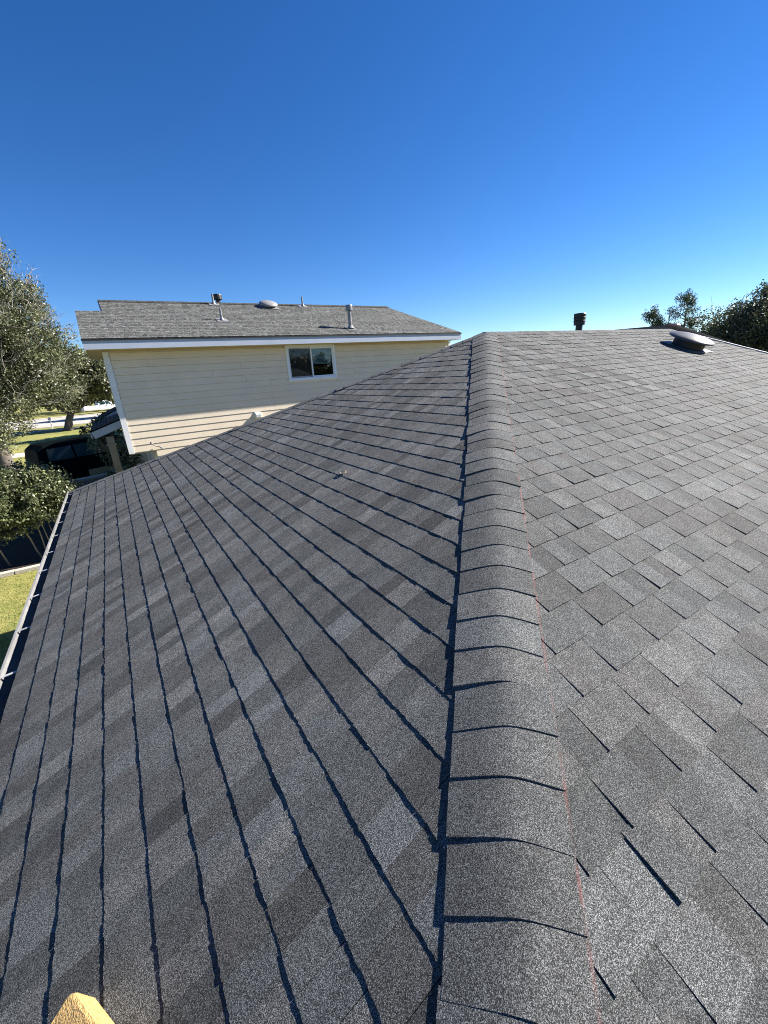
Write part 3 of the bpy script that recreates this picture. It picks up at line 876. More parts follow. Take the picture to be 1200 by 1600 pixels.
# pipes and vents on the neighbour's roof
def vent_pipe(x, y, z, h, r, cap=False, mat='galv', lean=0.0, flash=True):
    p = np.array([x, y, z])
    mb = MB(); mb.lathe(p + [0, 0, -0.05], (lean, 0, 1), [(0, r), (h + 0.05, r)], 14)
    o = mb.build('vent_pipe', M[mat], nb)
    if flash:
        m2 = MB(); m2.obox(p + nN*0.016, (0.16, 0, 0), (0, 0.16*CN, 0.16*SN), nN*0.004); m2.lathe(p + nN*0.01, (0, 0, 1), [(0, r*2.3), (0.07, r*1.3), (0.09, r*1.05)], 14)
        m2.build('flashing', M['lead'], o)
    if cap:
        m3 = MB(); m3.lathe(p + [lean*h, 0, h - 0.15], (0, 0, 1), [(0, r*1.2), (0.01, r*1.9), (0.13, r*1.9), (0.17, r*1.7)], 14)
        m3.build('pipe_cap', M[mat], o)
    return o
vent_pipe(7.212, 13.0, rz(13.0), 0.69, 0.058, cap=True)
vent_pipe(3.355, 13.85, rz(13.85), 0.33, 0.032)
vent_pipe(3.592, 15.55, rz(15.55), 0.32, 0.032)
vent_pipe(6.69, 15.5, rz(15.5), 0.33, 0.032)
vent_pipe(3.90, 16.15, RZ - 0.2, 0.52, 0.075, cap=True, mat='black_metal', flash=False)
vc = np.array([5.36, 15.38, rz(15.38)])
mb = MB(); mb.obox(vc + nN*0.016, (0.30, 0, 0), (0, 0.30*CN, 0.30*SN), nN*0.004)
rv_ = mb.build('roof_vent', M['lead'], nb)
mb = MB(); mb.lathe(vc + nN*0.02, nN, [(0, 0.19), (0.10, 0.19)], 24); mb.build('vent_drum', M['black_metal'], rv_)
mb = MB(); mb.lathe(vc + nN*0.07, nN, [(0, 0.30), (0.03, 0.315), (0.06, 0.30), (0.10, 0.22), (0.125, 0.10), (0.13, 0.01)], 28); mb.build('vent_dome', M['lead'], rv_, smooth=True)
# dryer hood and a small floodlight on the wall
mb = MB(); mb.box((3.62, WY - 0.03, 3.16), (3.80, WY - 0.012, 3.34)); hd = mb.build('vent_hood', M['white'], nb, bevel=0.004)
mb = MB(); mb.add([(3.64, WY - 0.03, 3.32), (3.78, WY - 0.03, 3.32), (3.78, WY - 0.13, 3.27), (3.64, WY - 0.13, 3.27), (3.64, WY - 0.03, 3.17), (3.78, WY - 0.03, 3.17), (3.78, WY - 0.12, 3.18), (3.64, WY - 0.12, 3.18)], [(0,1,2,3), (3,2,6,7), (0,3,7,4), (1,5,6,2)]); mb.build('hood_scoop', M['white'], hd)
mb = MB(); mb.lathe((0.80, WY - 0.02, 2.72), (0, -1, 0), [(0, 0.05), (0.03, 0.05)], 14); wl = mb.build('floodlight', M['lead'], nb)
mb = MB(); mb.tube([(0.80, WY - 0.04, 2.72), (0.75, WY - 0.10, 2.76), (0.68, WY - 0.16, 2.85)], [0.010, 0.014, 0.028], 10); mb.tube([(0.80, WY - 0.04, 2.72), (0.86, WY - 0.10, 2.72), (0.92, WY - 0.18, 2.66)], [0.010, 0.014, 0.028], 10)
mb.build('lamp_head', M['lead'], wl)

# porch roofs at the far left corner with white rake boards and a tan post
def lean_roof(x0, z0, x1, z1, ya, yb, hgt):
    d = np.array([x1 - x0, 0, z1 - z0]); ln = np.linalg.norm(d); d /= ln
    nn = np.array([-d[2], 0, d[0]])
    mb = MB()
    c = np.array([(x0 + x1)/2, (ya + yb)/2, (z0 + z1)/2])
    mb.obox(c + nn*0.02, d*ln/2, (0, (yb - ya)/2, 0), nn*0.02)
    pr = mb.build('porch_roof', M['deck'], nb)
    rr = random.Random(int(ya*10)); m2 = MB()
    Kp = ln
    for p in courses((x1, 0, z1), (0, 1, 0), -d, nn, Kp, lambda s: (ya, yb), [(1, 0, yb), (-1, 0, -ya)], rr, low=0.045, high=0.052, wscale=1.6):
        p = fix_winding(*p, nn); piece(m2, *p[:4])
    m2.build('shingle', M['shingle_dark'], pr, attrs=True, kind='stuff')
    m3 = MB(); m3.obox(c + np.array([0, -(yb - ya)/2 - 0.014, 0]) - nn*hgt/2, d*ln/2, (0, 0.012, 0), nn*hgt/2)
    m3.obox((x0 - 0.014, (ya + yb)/2, z0 - hgt*0.5), (0.012, 0, 0), (0, (yb - ya)/2, 0), (0, 0, hgt*0.42))
    m3.build('rake_board', M['fascia'], pr)
    return pr
lean_roof(-0.66, 3.11, 0.86, 3.62, 15.0, 18.4, 0.20)
lean_roof(-0.56, 3.10, 1.0, 3.80, 21.0, 24.0, 0.22)
mb = MB(); mb.box((-0.33, 15.06, 0.0), (-0.14, 15.25, 2.93)); post = mb.build('porch_post', M['trim_tan'], nb, bevel=0.006)
mb = MB(); mb.box((-0.365, 15.025, 2.66), (-0.105, 15.285, 2.72)); mb.build('post_collar', M['trim_tan'], post, bevel=0.004)
mb = MB(); mb.box((-0.33, 21.06, 0.0), (-0.14, 21.25, 2.95)); mb.build('porch_post', M['trim_tan'], nb, bevel=0.006)
mb = MB(); mb.box((-0.66, 15.05, 2.86), (0.86, 15.20, 3.0)); mb.box((-0.60, 15.201, 2.86), (-0.48, 18.3, 3.0)); mb.build('beam', M['trim_tan'], nb) if False else None
mb = MB(); mb.box((0.9, 18.62, 0.0), (9.0, 24.0, 3.0)); mb.build('garage_wall', M['siding'], nb)
mb = MB()
mb.poly([(0.4, 18.4, 3.62), (9.4, 18.4, 3.62), (9.4, 21.3, 4.6), (0.4, 21.3, 4.6)]); mb.poly([(0.4, 21.3, 4.6), (9.4, 21.3, 4.6), (9.4, 24.4, 3.62), (0.4, 24.4, 3.62)])
mb.poly([(0.4, 18.4, 3.62), (0.4, 21.3, 4.6), (0.4, 24.4, 3.62)]); mb.poly([(9.4, 18.4, 3.62), (9.4, 24.4, 3.62), (9.4, 21.3, 4.6)])
mb.build('garage_roof', M['shingle_dark'], nb, attrs=True)
mb = MB(); mb.box((-0.7, 13.3, 0.01), (0.75, 18.4, 0.14)); mb.build('porch_floor', M['paving'], nb)

# things stored on the porch
bn = thing('storage_bin', (0.45, 14.2, 0.14), 'dark lidded bin standing in the shade under the overhanging cream wall', 'bin')
mb = MB(); v = []
for z_, w_ in ((0.14, 0.24), (1.02, 0.30)):
    v += [(0.45 - w_, 14.2 - w_, z_), (0.45 + w_, 14.2 - w_, z_), (0.45 + w_, 14.2 + w_, z_), (0.45 - w_, 14.2 + w_, z_)]
mb.add(v, [(3,2,1,0), (4,5,6,7), (0,1,5,4), (1,2,6,5), (2,3,7,6), (3,0,4,7)]); mb.build('body', mat_plain('dark_plastic', (0.03, 0.035, 0.05), 0.5), bn, bevel=0.02)
mb = MB(); mb.box((0.12, 13.87, 1.022), (0.78, 14.53, 1.075)); mb.build('lid', mat_plain('dark_lid_plastic', (0.045, 0.045, 0.055), 0.45), bn, bevel=0.02)

# ------------------------------------------------------------------ brown roofed house far right
fh = thing('far_house', (24.5, 11.0, 0.0), 'brown roofed house just showing above our ridge at the right', 'house')
mb = MB(); mb.box((18.5, 9.0, 0.0), (24.5, 15.6, 3.4)); mb.build('wall', M['siding'], fh)
mb = MB()
R0 = np.array([23.5, 10.83, 5.46])
A_, B_, D_, E_ = (18.0, 14.6, 3.9), (18.2, 5.2, 3.2), (32.0, 5.2, 3.2), (32.0, 16.4, 3.2)
pl0 = (21.7, 12.0, 5.40)
FE = (27.4, 7.7, 3.6); FBK = (25.5, 16.8, 3.6); FL = (16.0, 15.4, 5.3); FLE = (14.2, 10.6, 3.6); FLB = (18.0, 20.0, 3.6)
mb.poly([tuple(R0), FL, FLE, (19.0, 5.5, 3.6), FE]); mb.poly([tuple(R0), FE, FBK]); mb.poly([tuple(R0), FBK, FLB, FL]); mb.poly([FL, FLB, FLE])
fr_ = mb.build('roof', M['shingle_brown'], fh, attrs=True)
mb = MB()
for k in range(12):
    a = R0 + (np.array(FE) - R0)*k/12; b = R0 + (np.array(FE) - R0)*(k + 1.15)/12
    mb.tube([a + [0, 0, .03], b + [0, 0, .05]], [0.09, 0.09], 6)
mb.build('ridge_cap', M['shingle_brown'], fr_, attrs=True, kind='stuff')
mb = MB(); mb.lathe((24.0, 10.75, 5.15), (0, 0, 1), [(0, 0.2), (0.2, 0.2), (0.22, 0.27), (0.27, 0.28), (0.36, 0.18), (0.39, 0.02)], 20); mb.build('roof_vent', M['galv'], fh)

# ------------------------------------------------------------------ lawn edging
ed = thing('lawn_edging', (-4.0, 13.18, 0.0), 'pale concrete edging strip between the sunny lawn and the dark bed', 'edging')
for k in range(9):
    x = -9.0 + k*1.0
    mb = MB(); mb.box((x + 0.006, 13.09 + 0.004*(k % 2), 0.0), (x + 0.994, 13.25, 0.10 + 0.004*(k % 3))); mb.build('edging_block', M['paving'], ed, bevel=0.008)

# ------------------------------------------------------------------ vehicles
def wheel(parent, x, y, r, w):
    m = MB(); m.lathe((x, y - w/2, r), (0, 1, 0), [(0, r*0.62), (0.0, r*0.93), (0.03, r), (w - 0.03, r), (w, r*0.93), (w, r*0.62)], 24); t = m.build('wheel', M['rubber'], parent)
    m = MB(); m.lathe((x, y - w/2 - 0.006, r), (0, 1, 0), [(0.012, 0.02), (0.0, r*0.25), (0.02, r*0.5), (0.004, r*0.63), (w + 0.008, r*0.63), (w, r*0.2)], 20); m.build('rim', M['chrome'], t)

def vehicle(name, loc, heading, label, cat, paint, stations, length, width, wheels, windows, trim=None, scale=1.0, group=None, lamps=True, pickup=False):
    """body lofted through stations (x, z_bottom, z_belt, half_width, z_roof, half_roof); the front looks along local +x"""
    o = thing(name, (0, 0, 0), label, cat, group)
    rings = []
    m = MB(); V = []
    for (x, zb, zl, hw, zr, hr) in stations:
        V += [(x, -hw*0.90, zb), (x, -hw, zb + (zl - zb)*0.30), (x, -hw, zb + (zl - zb)*0.75), (x, -hw*0.965, zl), (x, -hr, zr - 0.03 if zr > zl + .1 else zr), (x, -hr*0.8, zr + 0.02), (x, hr*0.8, zr + 0.02), (x, hr, zr - 0.03 if zr > zl + .1 else zr), (x, hw*0.965, zl), (x, hw, zb + (zl - zb)*0.75), (x, hw, zb + (zl - zb)*0.30), (x, hw*0.90, zb)]
    n = 12; F = []
    for i in range(len(stations) - 1):
        for k in range(n):
            F.append((i*n + k, i*n + (k+1) % n, (i+1)*n + (k+1) % n, (i+1)*n + k))
    F.append(tuple(range(n))[::-1]); F.append(tuple((len(stations)-1)*n + k for k in range(n)))
    m.add(V, F); body = m.build('body', paint, o, bevel=0.03)
    for (x, r) in wheels:
        for sy in (-1, 1): wheel(o, x, sy*(width/2 - 0.10), r, 0.22)
    for (poly, yo) in windows:
        for sy in (-1, 1):
            m = MB(); P = [(x, sy*(yo(z)), z) for x, z in poly]; Q = [(x, sy*(yo(z) - 0.02), z) for x, z in poly]
            k = len(P); m.add(P + Q, [tuple(range(k)), tuple(range(k, 2*k))[::-1]] + [(i, (i+1) % k, k + (i+1) % k, k + i) for i in range(k)])
            m.build('window', M['tint'], o)
    if trim:
        for sy in (-1, 1):
            for (a, b, z0, z1) in trim[1]:
                m = MB(); m.box((a, sy*(width/2 + 0.006) - 0.012, z0), (b, sy*(width/2 + 0.006) + 0.012, z1)); m.build('trim_panel', trim[0], o, bevel=0.006)
    xe0, xe1 = stations[0][0], stations[-1][0]; zl = stations[0][2]; hw = stations[0][3]
    for sy in (-1, 1):
        m = MB(); m.box((xe0 - 0.012, sy*hw*0.82 - 0.09, zl - 0.42), (xe0 + 0.05, sy*hw*0.82 + 0.09, zl - 0.08)); m.build('taillight', M['lamp_red'], o, bevel=0.01)
        hw1 = stations[-1][3]; zl1 = stations[-1][2]
        m = MB(); m.box((xe1 - 0.05, sy*hw1*0.74 - 0.16, zl1 - 0.28), (xe1 + 0.014, sy*hw1*0.74 + 0.16, zl1 - 0.08)); m.build('headlight', M['lamp_clear'], o, bevel=0.01)
        m = MB(); xm_ = stations[-4][0]; m.obox((xm_ - 0.15, sy*(width/2 + 0.11), stations[-4][2] + 0.10), (0.05, 0, 0), (0, 0.10, 0), (0, 0, 0.08)); m.build('mirror', paint, o, bevel=0.02)
    if stations[1][4] - stations[1][2] > 0.4:
        (xa, _, za, ha, zra, hra), (xb, _, zb_, hb, zrb, hrb) = stations[0], stations[1]
        m = MB(); m.poly([(xb - 0.05, -hb*0.8, zb_ + 0.06), (xb - 0.05, hb*0.8, zb_ + 0.06), (xb - 0.012, hrb*0.86, zrb - 0.08), (xb - 0.012, -hrb*0.86, zrb - 0.08)][::-1]); m.build('rear_window', M['tint'], o)
    m = MB(); m.box((xe0 - 0.10, -hw*0.95, 0.38), (xe0 + 0.02, hw*0.95, 0.60)); m.box((xe1 - 0.02, -hw1*0.95, 0.36), (xe1 + 0.10, hw1*0.95, 0.58)); m.build('bumper', M['chrome'] if trim is None else trim[0], o, bevel=0.03)
    o.location = loc
    o.rotation_euler = (0, 0, heading)
    o.scale = (scale, scale, scale)
    return o

suv_st = [(-2.75, 0.55, 1.12, 0.90, 1.16, 0.80), (-2.68, 0.42, 1.18, 0.97, 1.72, 0.72), (-2.45, 0.40, 1.20, 1.0, 1.88, 0.74), (-0.6, 0.38, 1.20, 1.0, 1.92, 0.76), (0.35, 0.38, 1.19, 1.0, 1.86, 0.75), (0.55, 0.38, 1.18, 1.0, 1.78, 0.73), (1.25, 0.38, 1.16, 1.0, 1.19, 0.80), (2.2, 0.40, 1.08, 0.97, 1.10, 0.80), (2.68, 0.45, 0.98, 0.90, 1.0, 0.78), (2.75, 0.55, 0.88, 0.82, 0.9, 0.74)]
def suv_y(z): return 1.0*0.965 + (0.75 - 0.965)*max(0.0, (z - 1.19)/0.70) + 0.012
suv_win = [([(-2.45, 1.27), (-1.55, 1.27), (-1.55, 1.76), (-2.38, 1.74)], suv_y), ([(-1.47, 1.27), (-0.55, 1.27), (-0.55, 1.79), (-1.47, 1.77)], suv_y), ([(-0.47, 1.27), (0.78, 1.26), (0.42, 1.72), (-0.47, 1.79)], suv_y)]
ax_ = math.atan2(0.4883, 0.8727)
# near side rocker line runs through (-2.27, 23.39) and (-0.76, 24.07)
SUV = vehicle('suv', (-0.65 - 0.46 + 0.42, 23.95 + 1.02 + 0.24, 0.0), ax_ - 0.12, 'black sport utility vehicle with tan lower panels beyond the bush', 'car', M['dark_paint'], suv_st, 5.5, 2.0, [(-1.72, 0.38), (1.72, 0.38)], suv_win, trim=(M['tan_paint'], [(-2.55, -2.15, 0.42, 0.66), (-1.25, -0.1, 0.40, 0.68), (-0.085, 1.20, 0.40, 0.68), (2.18, 2.5, 0.44, 0.66)]), scale=1.12)
sedan_st = [(-2.35, 0.45, 0.80, 0.80, 0.84, 0.7), (-2.25, 0.34, 0.92, 0.88, 0.96, 0.70), (-1.55, 0.30, 0.95, 0.90, 1.02, 0.66), (-0.85, 0.30, 0.95, 0.90, 1.42, 0.60), (0.35, 0.30, 0.94, 0.90, 1.43, 0.60), (0.55, 0.30, 0.93, 0.90, 1.36, 0.62), (1.25, 0.30, 0.90, 0.90, 0.93, 0.70), (2.0, 0.32, 0.82, 0.88, 0.84, 0.7), (2.3, 0.36, 0.70, 0.80, 0.72, 0.66)]
def sed_y(z): return 0.90*0.965 + (0.60 - 0.87)*max(0.0, (z - 0.95)/0.48) + 0.012
sed_win = [([(-1.35, 1.0), (-0.35, 1.0), (-0.35, 1.36), (-0.90, 1.35)], sed_y), ([(-0.28, 1.0), (0.95, 0.99), (0.50, 1.32), (-0.28, 1.37)], sed_y)]
vehicle('sedan', (0.2, 29.8, 0.0), math.pi + 0.15, 'dark teal sedan parked behind the black sport utility vehicle', 'car', mat_paint('dark_teal_car_paint', (0.012, 0.03, 0.034)), sedan_st, 4.65, 1.8, [(-1.35, 0.32), (1.45, 0.32)], sed_win, scale=1.12)
pk_st = [(-2.85, 0.55, 1.10, 0.94, 1.12, 0.86), (-2.75, 0.50, 1.14, 0.98, 1.16, 0.90), (-0.75, 0.48, 1.14, 0.98, 1.16, 0.90), (-0.68, 0.45, 1.16, 0.98, 1.80, 0.72), (-0.5, 0.45, 1.16, 0.98, 1.88, 0.74), (0.75, 0.45, 1.15, 0.98, 1.86, 0.74), (1.45, 0.45, 1.14, 0.98, 1.17, 0.82), (2.5, 0.48, 1.08, 0.96, 1.10, 0.82), (2.85, 0.52, 0.98, 0.90, 1.0, 0.78)]
def pk_y(z): return 0.98*0.965 + (0.74 - 0.945)*max(0.0, (z - 1.16)/0.70) + 0.012
pk_win = [([(-0.55, 1.24), (0.25, 1.24), (0.25, 1.74), (-0.5, 1.74)], pk_y), ([(0.32, 1.24), (1.12, 1.23), (0.75, 1.70), (0.32, 1.74)], pk_y)]
vehicle('pickup_truck', (-1.3, 98.5, 0.0), math.radians(14), 'white pickup truck parked across the street beside the tree', 'pickup truck', M['white_paint'], pk_st, 5.7, 1.96, [(-1.75, 0.38), (1.85, 0.38)], pk_win, scale=1.2)

# mailbox
mx_ = thing('mailbox', (-6.75, 66.9, 0.0), 'small white mailbox on a post on the far lawn', 'mailbox')
mb = MB(); mb.box((-6.81, 66.84, 0.0), (-6.69, 66.96, 1.05)); mb.build('post', M['white'], mx_)
mb = MB(); prof_ = [(-0.16, 0), (0.16, 0), (0.16, 0.22), (0.11, 0.33), (0, 0.38), (-0.11, 0.33), (-0.16, 0.22)]
v = [(-6.75 + a, 66.6, 1.052 + b) for a, b in prof_] + [(-6.75 + a, 67.2, 1.052 + b) for a, b in prof_]
mb.add(v, [tuple(range(7)), tuple(range(7, 14))[::-1]] + [(i, 7 + i, 7 + (i+1) % 7, (i+1) % 7) for i in range(7)]); mb.build('box', M['white'], mx_)
mb = MB(); mb.box((-6.585, 66.8, 1.2), (-6.57, 66.84, 1.5)); mb.build('flag', M['lamp_red'], mx_)

# ------------------------------------------------------------------ trees and shrubs
def leaf_cloud(centres, radii, per, size, rng, flat=0.0, tone_lo=0.7, tone_hi=1.25, aspect=0.55, ctone=None):
    n = len(centres)
    C_ = np.repeat(np.asarray(centres), per, 0)
    R_ = np.repeat(np.asarray(radii), per, 0)
    if R_.ndim == 1: R_ = R_[:, None]
    d = rng.normal(size=(n*per, 3)); d /= np.linalg.norm(d, axis=1)[:, None]
    P = C_ + d * R_ * (rng.random((n*per, 1))**0.45)
    a = rng.normal(size=P.shape); a[:, 2] *= (1 - flat); a /= np.linalg.norm(a, axis=1)[:, None]
    b = rng.normal(size=P.shape); b -= (b*a).sum(1)[:, None]*a; b /= np.linalg.norm(b, axis=1)[:, None]
    s = size*rng.uniform(0.6, 1.35, (len(P), 1))
    c = np.cross(a, b)
    V = np.stack([P - a*s, P - b*s*aspect + c*s*0.12, P + a*s, P + b*s*aspect + c*s*0.12], 1)
    ct = np.repeat(rng.uniform(tone_lo, tone_hi, n) if ctone is None else ctone, per)
    tone = ct*rng.uniform(0.75, 1.25, len(P))
    hue = np.clip(np.repeat(rng.uniform(0, 1, n), per)*0.6 + rng.uniform(-.2, .5, len(P)), 0, 1)
    return V, tone, hue

def limb(mb, p, q, r0, r1, rng, seg=5, sag=0.0, wob=0.08, n=7):
    p = np.array(p, float); q = np.array(q, float); L_ = np.linalg.norm(q - p)
    pts = []; rr = []
    for i in range(seg + 1):
        t = i/seg
        x = p + (q - p)*t + np.array([0, 0, sag*L_*math.sin(math.pi*t)])
        if 0 < i < seg: x = x + rng.normal(size=3)*wob*L_/seg
        pts.append(x); rr.append(r0 + (r1 - r0)*t)
    mb.tube(pts, rr, n)
    return pts

def ellip_points(ell, count, rng, shell=0.45, zmin=None, keep=None):
    out = []; vols = np.array([e[1][0]*e[1][1]*e[1][2] for e in ell]); pr = vols/vols.sum()
    while len(out) < count:
        e = ell[rng.choice(len(ell), p=pr)]
        d = rng.normal(size=3); d /= np.linalg.norm(d)
        r = rng.random()**shell
        p = np.array(e[0]) + d*np.array(e[1])*r
        if zmin is not None and p[2] < zmin: continue
        if keep is not None and not keep(p): continue
        out.append(p)
    return np.array(out)

def tree(name, base, h_fork, r_trunk, ell, nclump, per, size, crad, label, cat='tree', leaf='oak_leaf', bark='bark', seed=1, nlimb=10, group=None, twigs=0, twig_box=None, shell=0.5, zmin=None, keep=None, lean=(0, 0), tone=(0.6, 1.35)):
    rng = np.random.default_rng(seed)
    t = thing(name, tuple(base), label, cat, group)
    base = np.array(base, float)
    cl = ellip_points(ell, nclump, rng, shell, zmin, keep)
    tb = MB()
    top = base + np.array([lean[0], lean[1], h_fork])
    pts = [base + np.array([0, 0, -0.05]), base + np.array([lean[0]*.1, lean[1]*.1, 0.15*h_fork]), base + np.array([lean[0]*.4, lean[1]*.4, 0.55*h_fork]), top]
    tb.tube(pts, [r_trunk*1.7, r_trunk*1.1, r_trunk*0.9, r_trunk*0.78], 12)
    idx = rng.choice(len(cl), min(nlimb, len(cl)), replace=False)
    ends = []
    for i in idx:
        lp = limb(tb, top - [0, 0, 0.05*h_fork], cl[i], r_trunk*rng.uniform(.35, .55), r_trunk*0.07, rng, 6, 0.08, 0.18)
        ends.append(lp)
    for i in rng.choice(len(cl), min(len(cl), nlimb*9), replace=False):
        # secondary branch from the nearest limb point
        allp = np.array([p for lp in ends for p in lp[2:]])
        j = np.argmin(((allp - cl[i])**2).sum(1))
        limb(tb, allp[j], cl[i], r_trunk*0.11, r_trunk*0.025, rng, 4, 0.05, 0.2, 5)
    tb.build('trunk', M[bark], t, smooth=True)
    V, to, hu = leaf_cloud(cl, np.full(len(cl), crad)*rng.uniform(.6, 1.3, len(cl)), per, size, rng, tone_lo=tone[0], tone_hi=tone[1])
    fast_quads('crown', V, M[leaf], to, hu, parent=t)
    if twigs:
        tw = MB()
        for k in range(twigs):
            p = np.array([rng.uniform(*twig_box[0]), rng.uniform(*twig_box[1]), rng.uniform(*twig_box[2])])
            j = cl[np.argmin(((cl - p)**2).sum(1))]
            d = p - (base + [0, 0, h_fork]); d /= np.linalg.norm(d)
            q = j + d*rng.uniform(0.3, 1.0) + rng.normal(size=3)*0.3
            b = limb(tw, j - d*rng.uniform(0.3, 1.4), q, 0.028, 0.009, rng, 5, 0.03, 0.25, 4)
            for bb in b[2:]:
                for _ in range(3):
                    limb(tw, bb, bb + d*rng.uniform(.2, .7) + rng.normal(size=3)*0.25, 0.011, 0.005, rng, 3, 0, 0.2, 3)
        tw.build('twigs', M['twig'], t)
    return t

tree('live_oak', (-5.9, 32.3, 0.0), 3.0, 0.33,
     [((-6.6, 33.4, 7.2), (5.3, 4.5, 3.9)), ((-3.2, 32.4, 6.0), (2.5, 3.0, 2.9)), ((-4.6, 33.2, 9.4), (2.6, 3.0, 2.9)), ((-5.2, 31.0, 3.9), (2.2, 2.0, 1.5)), ((-5.3, 30.6, 2.3), (1.5, 1.0, 1.1))],
     1120, 140, 0.064, 0.56, 'tall olive green live oak with bare grey twigs at the left edge', seed=4, nlimb=16, shell=0.6, twigs=105, twig_box=((-8.0, -1.0), (29.5, 33.5), (3.5, 11.5)))
tree('oak_tree', (-4.75, 61.3, 0.0), 1.9, 0.40,
     [((-3.4, 61.8, 6.1), (4.8, 4.5, 2.7)), ((-6.2, 61.2, 5.0), (3.6, 3.0, 2.0)), ((0.6, 62.0, 5.2), (3.2, 3.5, 2.6))],
     700, 60, 0.16, 0.8, 'spreading dark oak with a thick bent trunk on the far lawn', seed=8, nlimb=14, shell=0.55, lean=(0.7, 0.0), tone=(0.5, 1.1))
tree('oak_tree', (34.5, 10.6, 0.0), 2.8, 0.35,
     [((34.6, 9.6, 4.9), (4.4, 4.0, 2.6)), ((32.3, 11.1, 4.0), (2.4, 2.2, 1.7)), ((36.2, 8.8, 5.6), (3.0, 3.0, 2.0))],
     620, 170, 0.072, 0.7, 'dense dark oak rising behind the right end of our roof', seed=15, nlimb=12, shell=0.55, tone=(0.5, 1.15), leaf='right_leaf', twigs=8, twig_box=((31, 35), (9, 12), (5, 8)))

tree('added_shade_tree', (8.5, 80.5, 0.0), 3.0, 0.4, [((8.5, 80.5, 7.6), (5.6, 3.4, 3.8))], 420, 50, 0.17, 0.7, 'unseen round leafy tree added behind the cream house to shade the street', seed=41, nlimb=8)  # out of view, added to throw a shadow band across the street
tree('added_shade_tree', (6.0, 49.0, 0.0), 2.6, 0.3, [((6.0, 49.0, 5.8), (3.8, 2.6, 2.8))], 280, 50, 0.16, 0.7, 'unseen broad leafy tree added behind the cream house to shade the lawn', seed=42, nlimb=8)  # another unseen tree, added so its shadow falls over the far lawn

def pine(base, h, w, label, seed, z0=0.35):
    rng = np.random.default_rng(seed)
    t = thing('pine_tree', tuple(base), label, 'tree')
    base = np.array(base, float)
    tb = MB(); tb.tube([base, base + [0, 0, h*.5], base + [0.1, 0, h*0.98]], [0.22, 0.15, 0.03], 8)
    cl = []
    nb_ = 34
    for k in range(nb_):
        f = z0 + (1 - z0)*k/nb_
        r = w*(1 - ((f - z0 - 0.25)/(1 - z0))**2)*rng.uniform(.55, 1.05)*(0.35 + 0.65*(1 - f))*1.6
        a = rng.uniform(0, 2*math.pi)
        p = base + [0, 0, h*f]; q = p + np.array([math.cos(a)*r, math.sin(a)*r, rng.uniform(0.2, 0.9)])
        limb(tb, p, q, 0.05, 0.015, rng, 4, 0.05, 0.1, 5)
        for s in (0.5, 0.75, 1.0): cl.append(p + (q - p)*s + rng.normal(size=3)*0.12)
    tb.build('trunk', M['bark'], t)
    cl = np.array(cl)
    V, to, hu = leaf_cloud(cl, np.full(len(cl), 0.45), 60, 0.13, rng, aspect=0.22, tone_lo=.7, tone_hi=1.3)
    fast_quads('crown', V, M['pine_leaf'], to, hu, parent=t)
pine((54.9, 23.6, 0.0), 9.6, 2.4, 'taller dark pine standing beyond the brown roof', 21)
pine((51.9, 25.5, 0.0), 8.3, 1.6, 'shorter dark pine left of the taller pine, beyond the ridge', 22)
# leafless tree between the pines
bt = thing('bare_tree', (53.2, 24.5, 0.0), 'thin leafless tree between the two pines', 'tree')
rb = np.random.default_rng(9); tb = MB()
tb.tube([(53.2, 24.5, 0), (53.3, 24.5, 4), (53.2, 24.4, 8.0)], [0.12, 0.08, 0.02], 7)
for k in range(26):
    z_ = rb.uniform(3.5, 7.8); q = np.array([53.25, 24.5, z_])
    e_ = q + np.array([rb.normal()*0.6, rb.normal()*0.6, rb.uniform(.5, 1.3)])
    lp = limb(tb, q, e_, 0.035, 0.012, rb, 4, 0, 0.15, 4)
    for b_ in lp[1:]: limb(tb, b_, b_ + rb.normal(size=3)*0.3 + [0, 0, .3], 0.016, 0.008, rb, 2, 0, 0.1, 3)
tb.build('trunk', M['twig'], bt)

def shrub(name, base, ell, nclump, per, size, crad, label, seed, stems, leaf='bush_leaf', zmin=None, keep=None, tone=(.6, 1.35), nstem=7, shell=0.45):
    rng = np.random.default_rng(seed)
    t = thing(name, tuple(base), label, 'shrub')
    cl = ellip_points(ell, nclump, rng, shell, zmin, keep)
    tb = MB()
    for s in stems:
        j = cl[rng.integers(len(cl))]
        limb(tb, (s[0], s[1], 0.0), (s[2], s[3], s[4]), s[5], s[5]*0.7, rng, 5, 0.0, 0.06, 8)
    tops = np.array([(s[2], s[3], s[4]) for s in stems])
    for i in rng.choice(len(cl), min(len(cl), 60), replace=False):
        j = np.argmin(((tops - cl[i])**2).sum(1))
        limb(tb, tops[j], cl[i], 0.014, 0.004, rng, 4, 0.0, 0.2, 5)
    tb.build('stem', M['stem'], t, smooth=True)
    V, to, hu = leaf_cloud(cl, np.full(len(cl), crad)*rng.uniform(.6, 1.3, len(cl)), per, size, rng, tone_lo=tone[0], tone_hi=tone[1], aspect=0.5)
    fast_quads('foliage', V, M[leaf], to, hu, parent=t)
    return t
shrub('large_shrub', (-2.55, 13.9, 0.0), [((-2.8, 13.25, 2.0), (1.35, 0.95, 0.82)), ((-1.95, 13.3, 1.90), (0.75, 0.75, 0.60)), ((-3.9, 13.1, 2.0), (1.1, 0.9, 1.0)), ((-2.6, 13.0, 1.45), (0.8, 0.5, 0.45))], 800, 85, 0.034, 0.20, 'large glossy green bush growing beside the far end of the gutter', 33,
      [(-2.52, 13.95, -2.75, 13.8, 1.5, 0.022), (-2.35, 13.9, -2.42, 13.8, 1.4, 0.018), (-2.25, 14.0, -2.30, 13.9, 1.4, 0.016), (-2.1, 14.0, -2.15, 13.95, 1.3, 0.014), (-3.2, 13.9, -3.4, 13.6, 1.5, 0.02)])
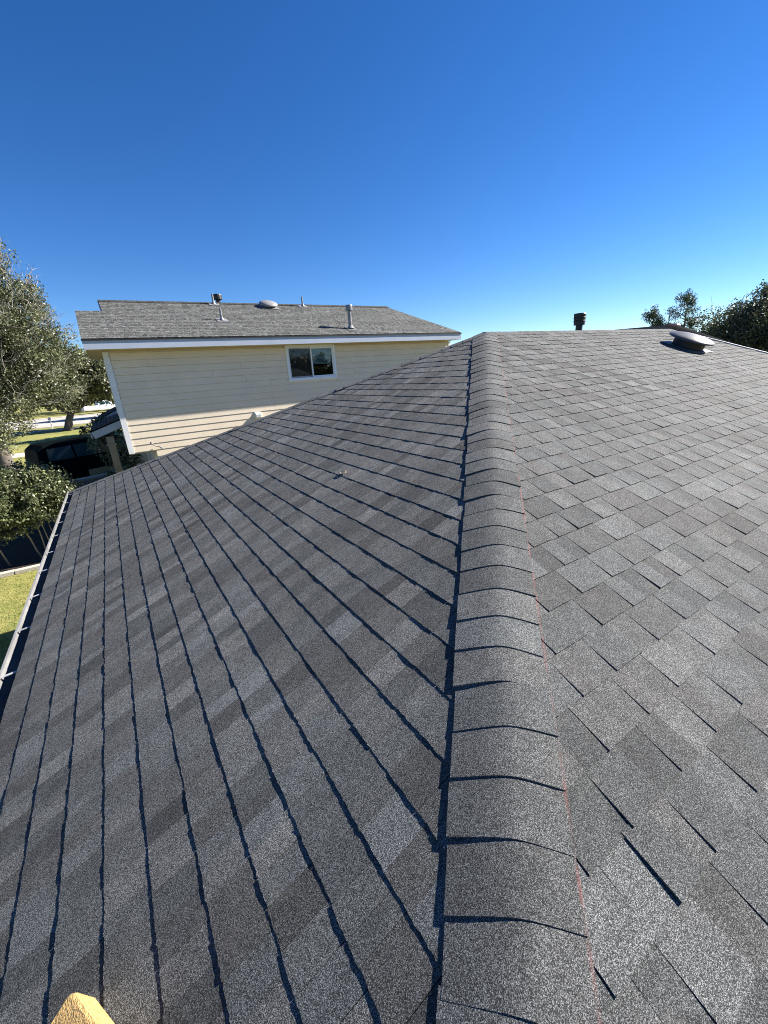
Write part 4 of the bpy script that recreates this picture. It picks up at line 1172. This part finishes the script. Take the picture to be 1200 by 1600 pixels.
shrub('porch_shrub', (-0.1, 20.2, 0.0), [((-0.5, 20.4, 2.5), (0.75, 0.6, 0.75)), ((-0.3, 20.3, 1.2), (0.6, 0.6, 1.0))], 90, 34, 0.055, 0.2, 'small leafy shrub rising between the two porch roofs', 35, [(-0.3, 20.3, -0.4, 20.3, 1.8, 0.03)])
shrub('low_shrub', (0.05, 16.6, 0.0), [((0.15, 16.8, 1.5), (0.45, 0.4, 0.9))], 50, 30, 0.05, 0.18, 'pale leafed shrub in the gap behind the porch post', 36, [(0.1, 16.8, 0.1, 16.8, 1.2, 0.02)])

# far wooded background across the street: one mass
rngb = np.random.default_rng(77)
cb = np.column_stack([rngb.uniform(-150, 60, 900), rngb.uniform(104, 125, 900), 2.2 + 7.0*rngb.random(900)**1.2*(0.55 + 0.45*np.sin(rngb.uniform(-150, 60, 900)*0.11))])
V, to, hu = leaf_cloud(cb, rngb.uniform(1.2, 2.4, 900), 40, 0.5, rngb, tone_lo=.5, tone_hi=1.0)
cs = np.column_stack([rngb.uniform(-30, 75, 420), rngb.uniform(-56, -44, 420), 1.2 + 5.6*rngb.random(420)])
V2, to2, hu2 = leaf_cloud(cs, rngb.uniform(0.9, 1.6, 420), 40, 0.5, rngb, tone_lo=.5, tone_hi=1.0)
V = np.concatenate([V, V2]); to = np.concatenate([to, to2]); hu = np.concatenate([hu, hu2])
fast_quads('distant_trees', V, M['oak_leaf'], to, hu, kind='stuff')

# grass blades on the near lawn
ng = 26000
gx = RNG.uniform(-7.5, -1.0, ng); gy = RNG.uniform(6.0, 13.08, ng)
g0 = np.column_stack([gx, gy, np.zeros(ng)])
ang = RNG.uniform(0, 2*np.pi, ng); h_ = RNG.uniform(0.02, 0.055, ng)
wv = np.column_stack([np.cos(ang), np.sin(ang), np.zeros(ng)])*0.006
tip = np.column_stack([RNG.normal(size=ng)*0.018, RNG.normal(size=ng)*0.018, h_])
V = np.stack([g0 - wv, g0 + wv, g0 + tip], 1)
fast_quads('grass', V, M['blade'], RNG.uniform(.7, 1.2, ng), np.clip(RNG.normal(0.45, 0.3, ng), 0, 1), kind='stuff', per=3)
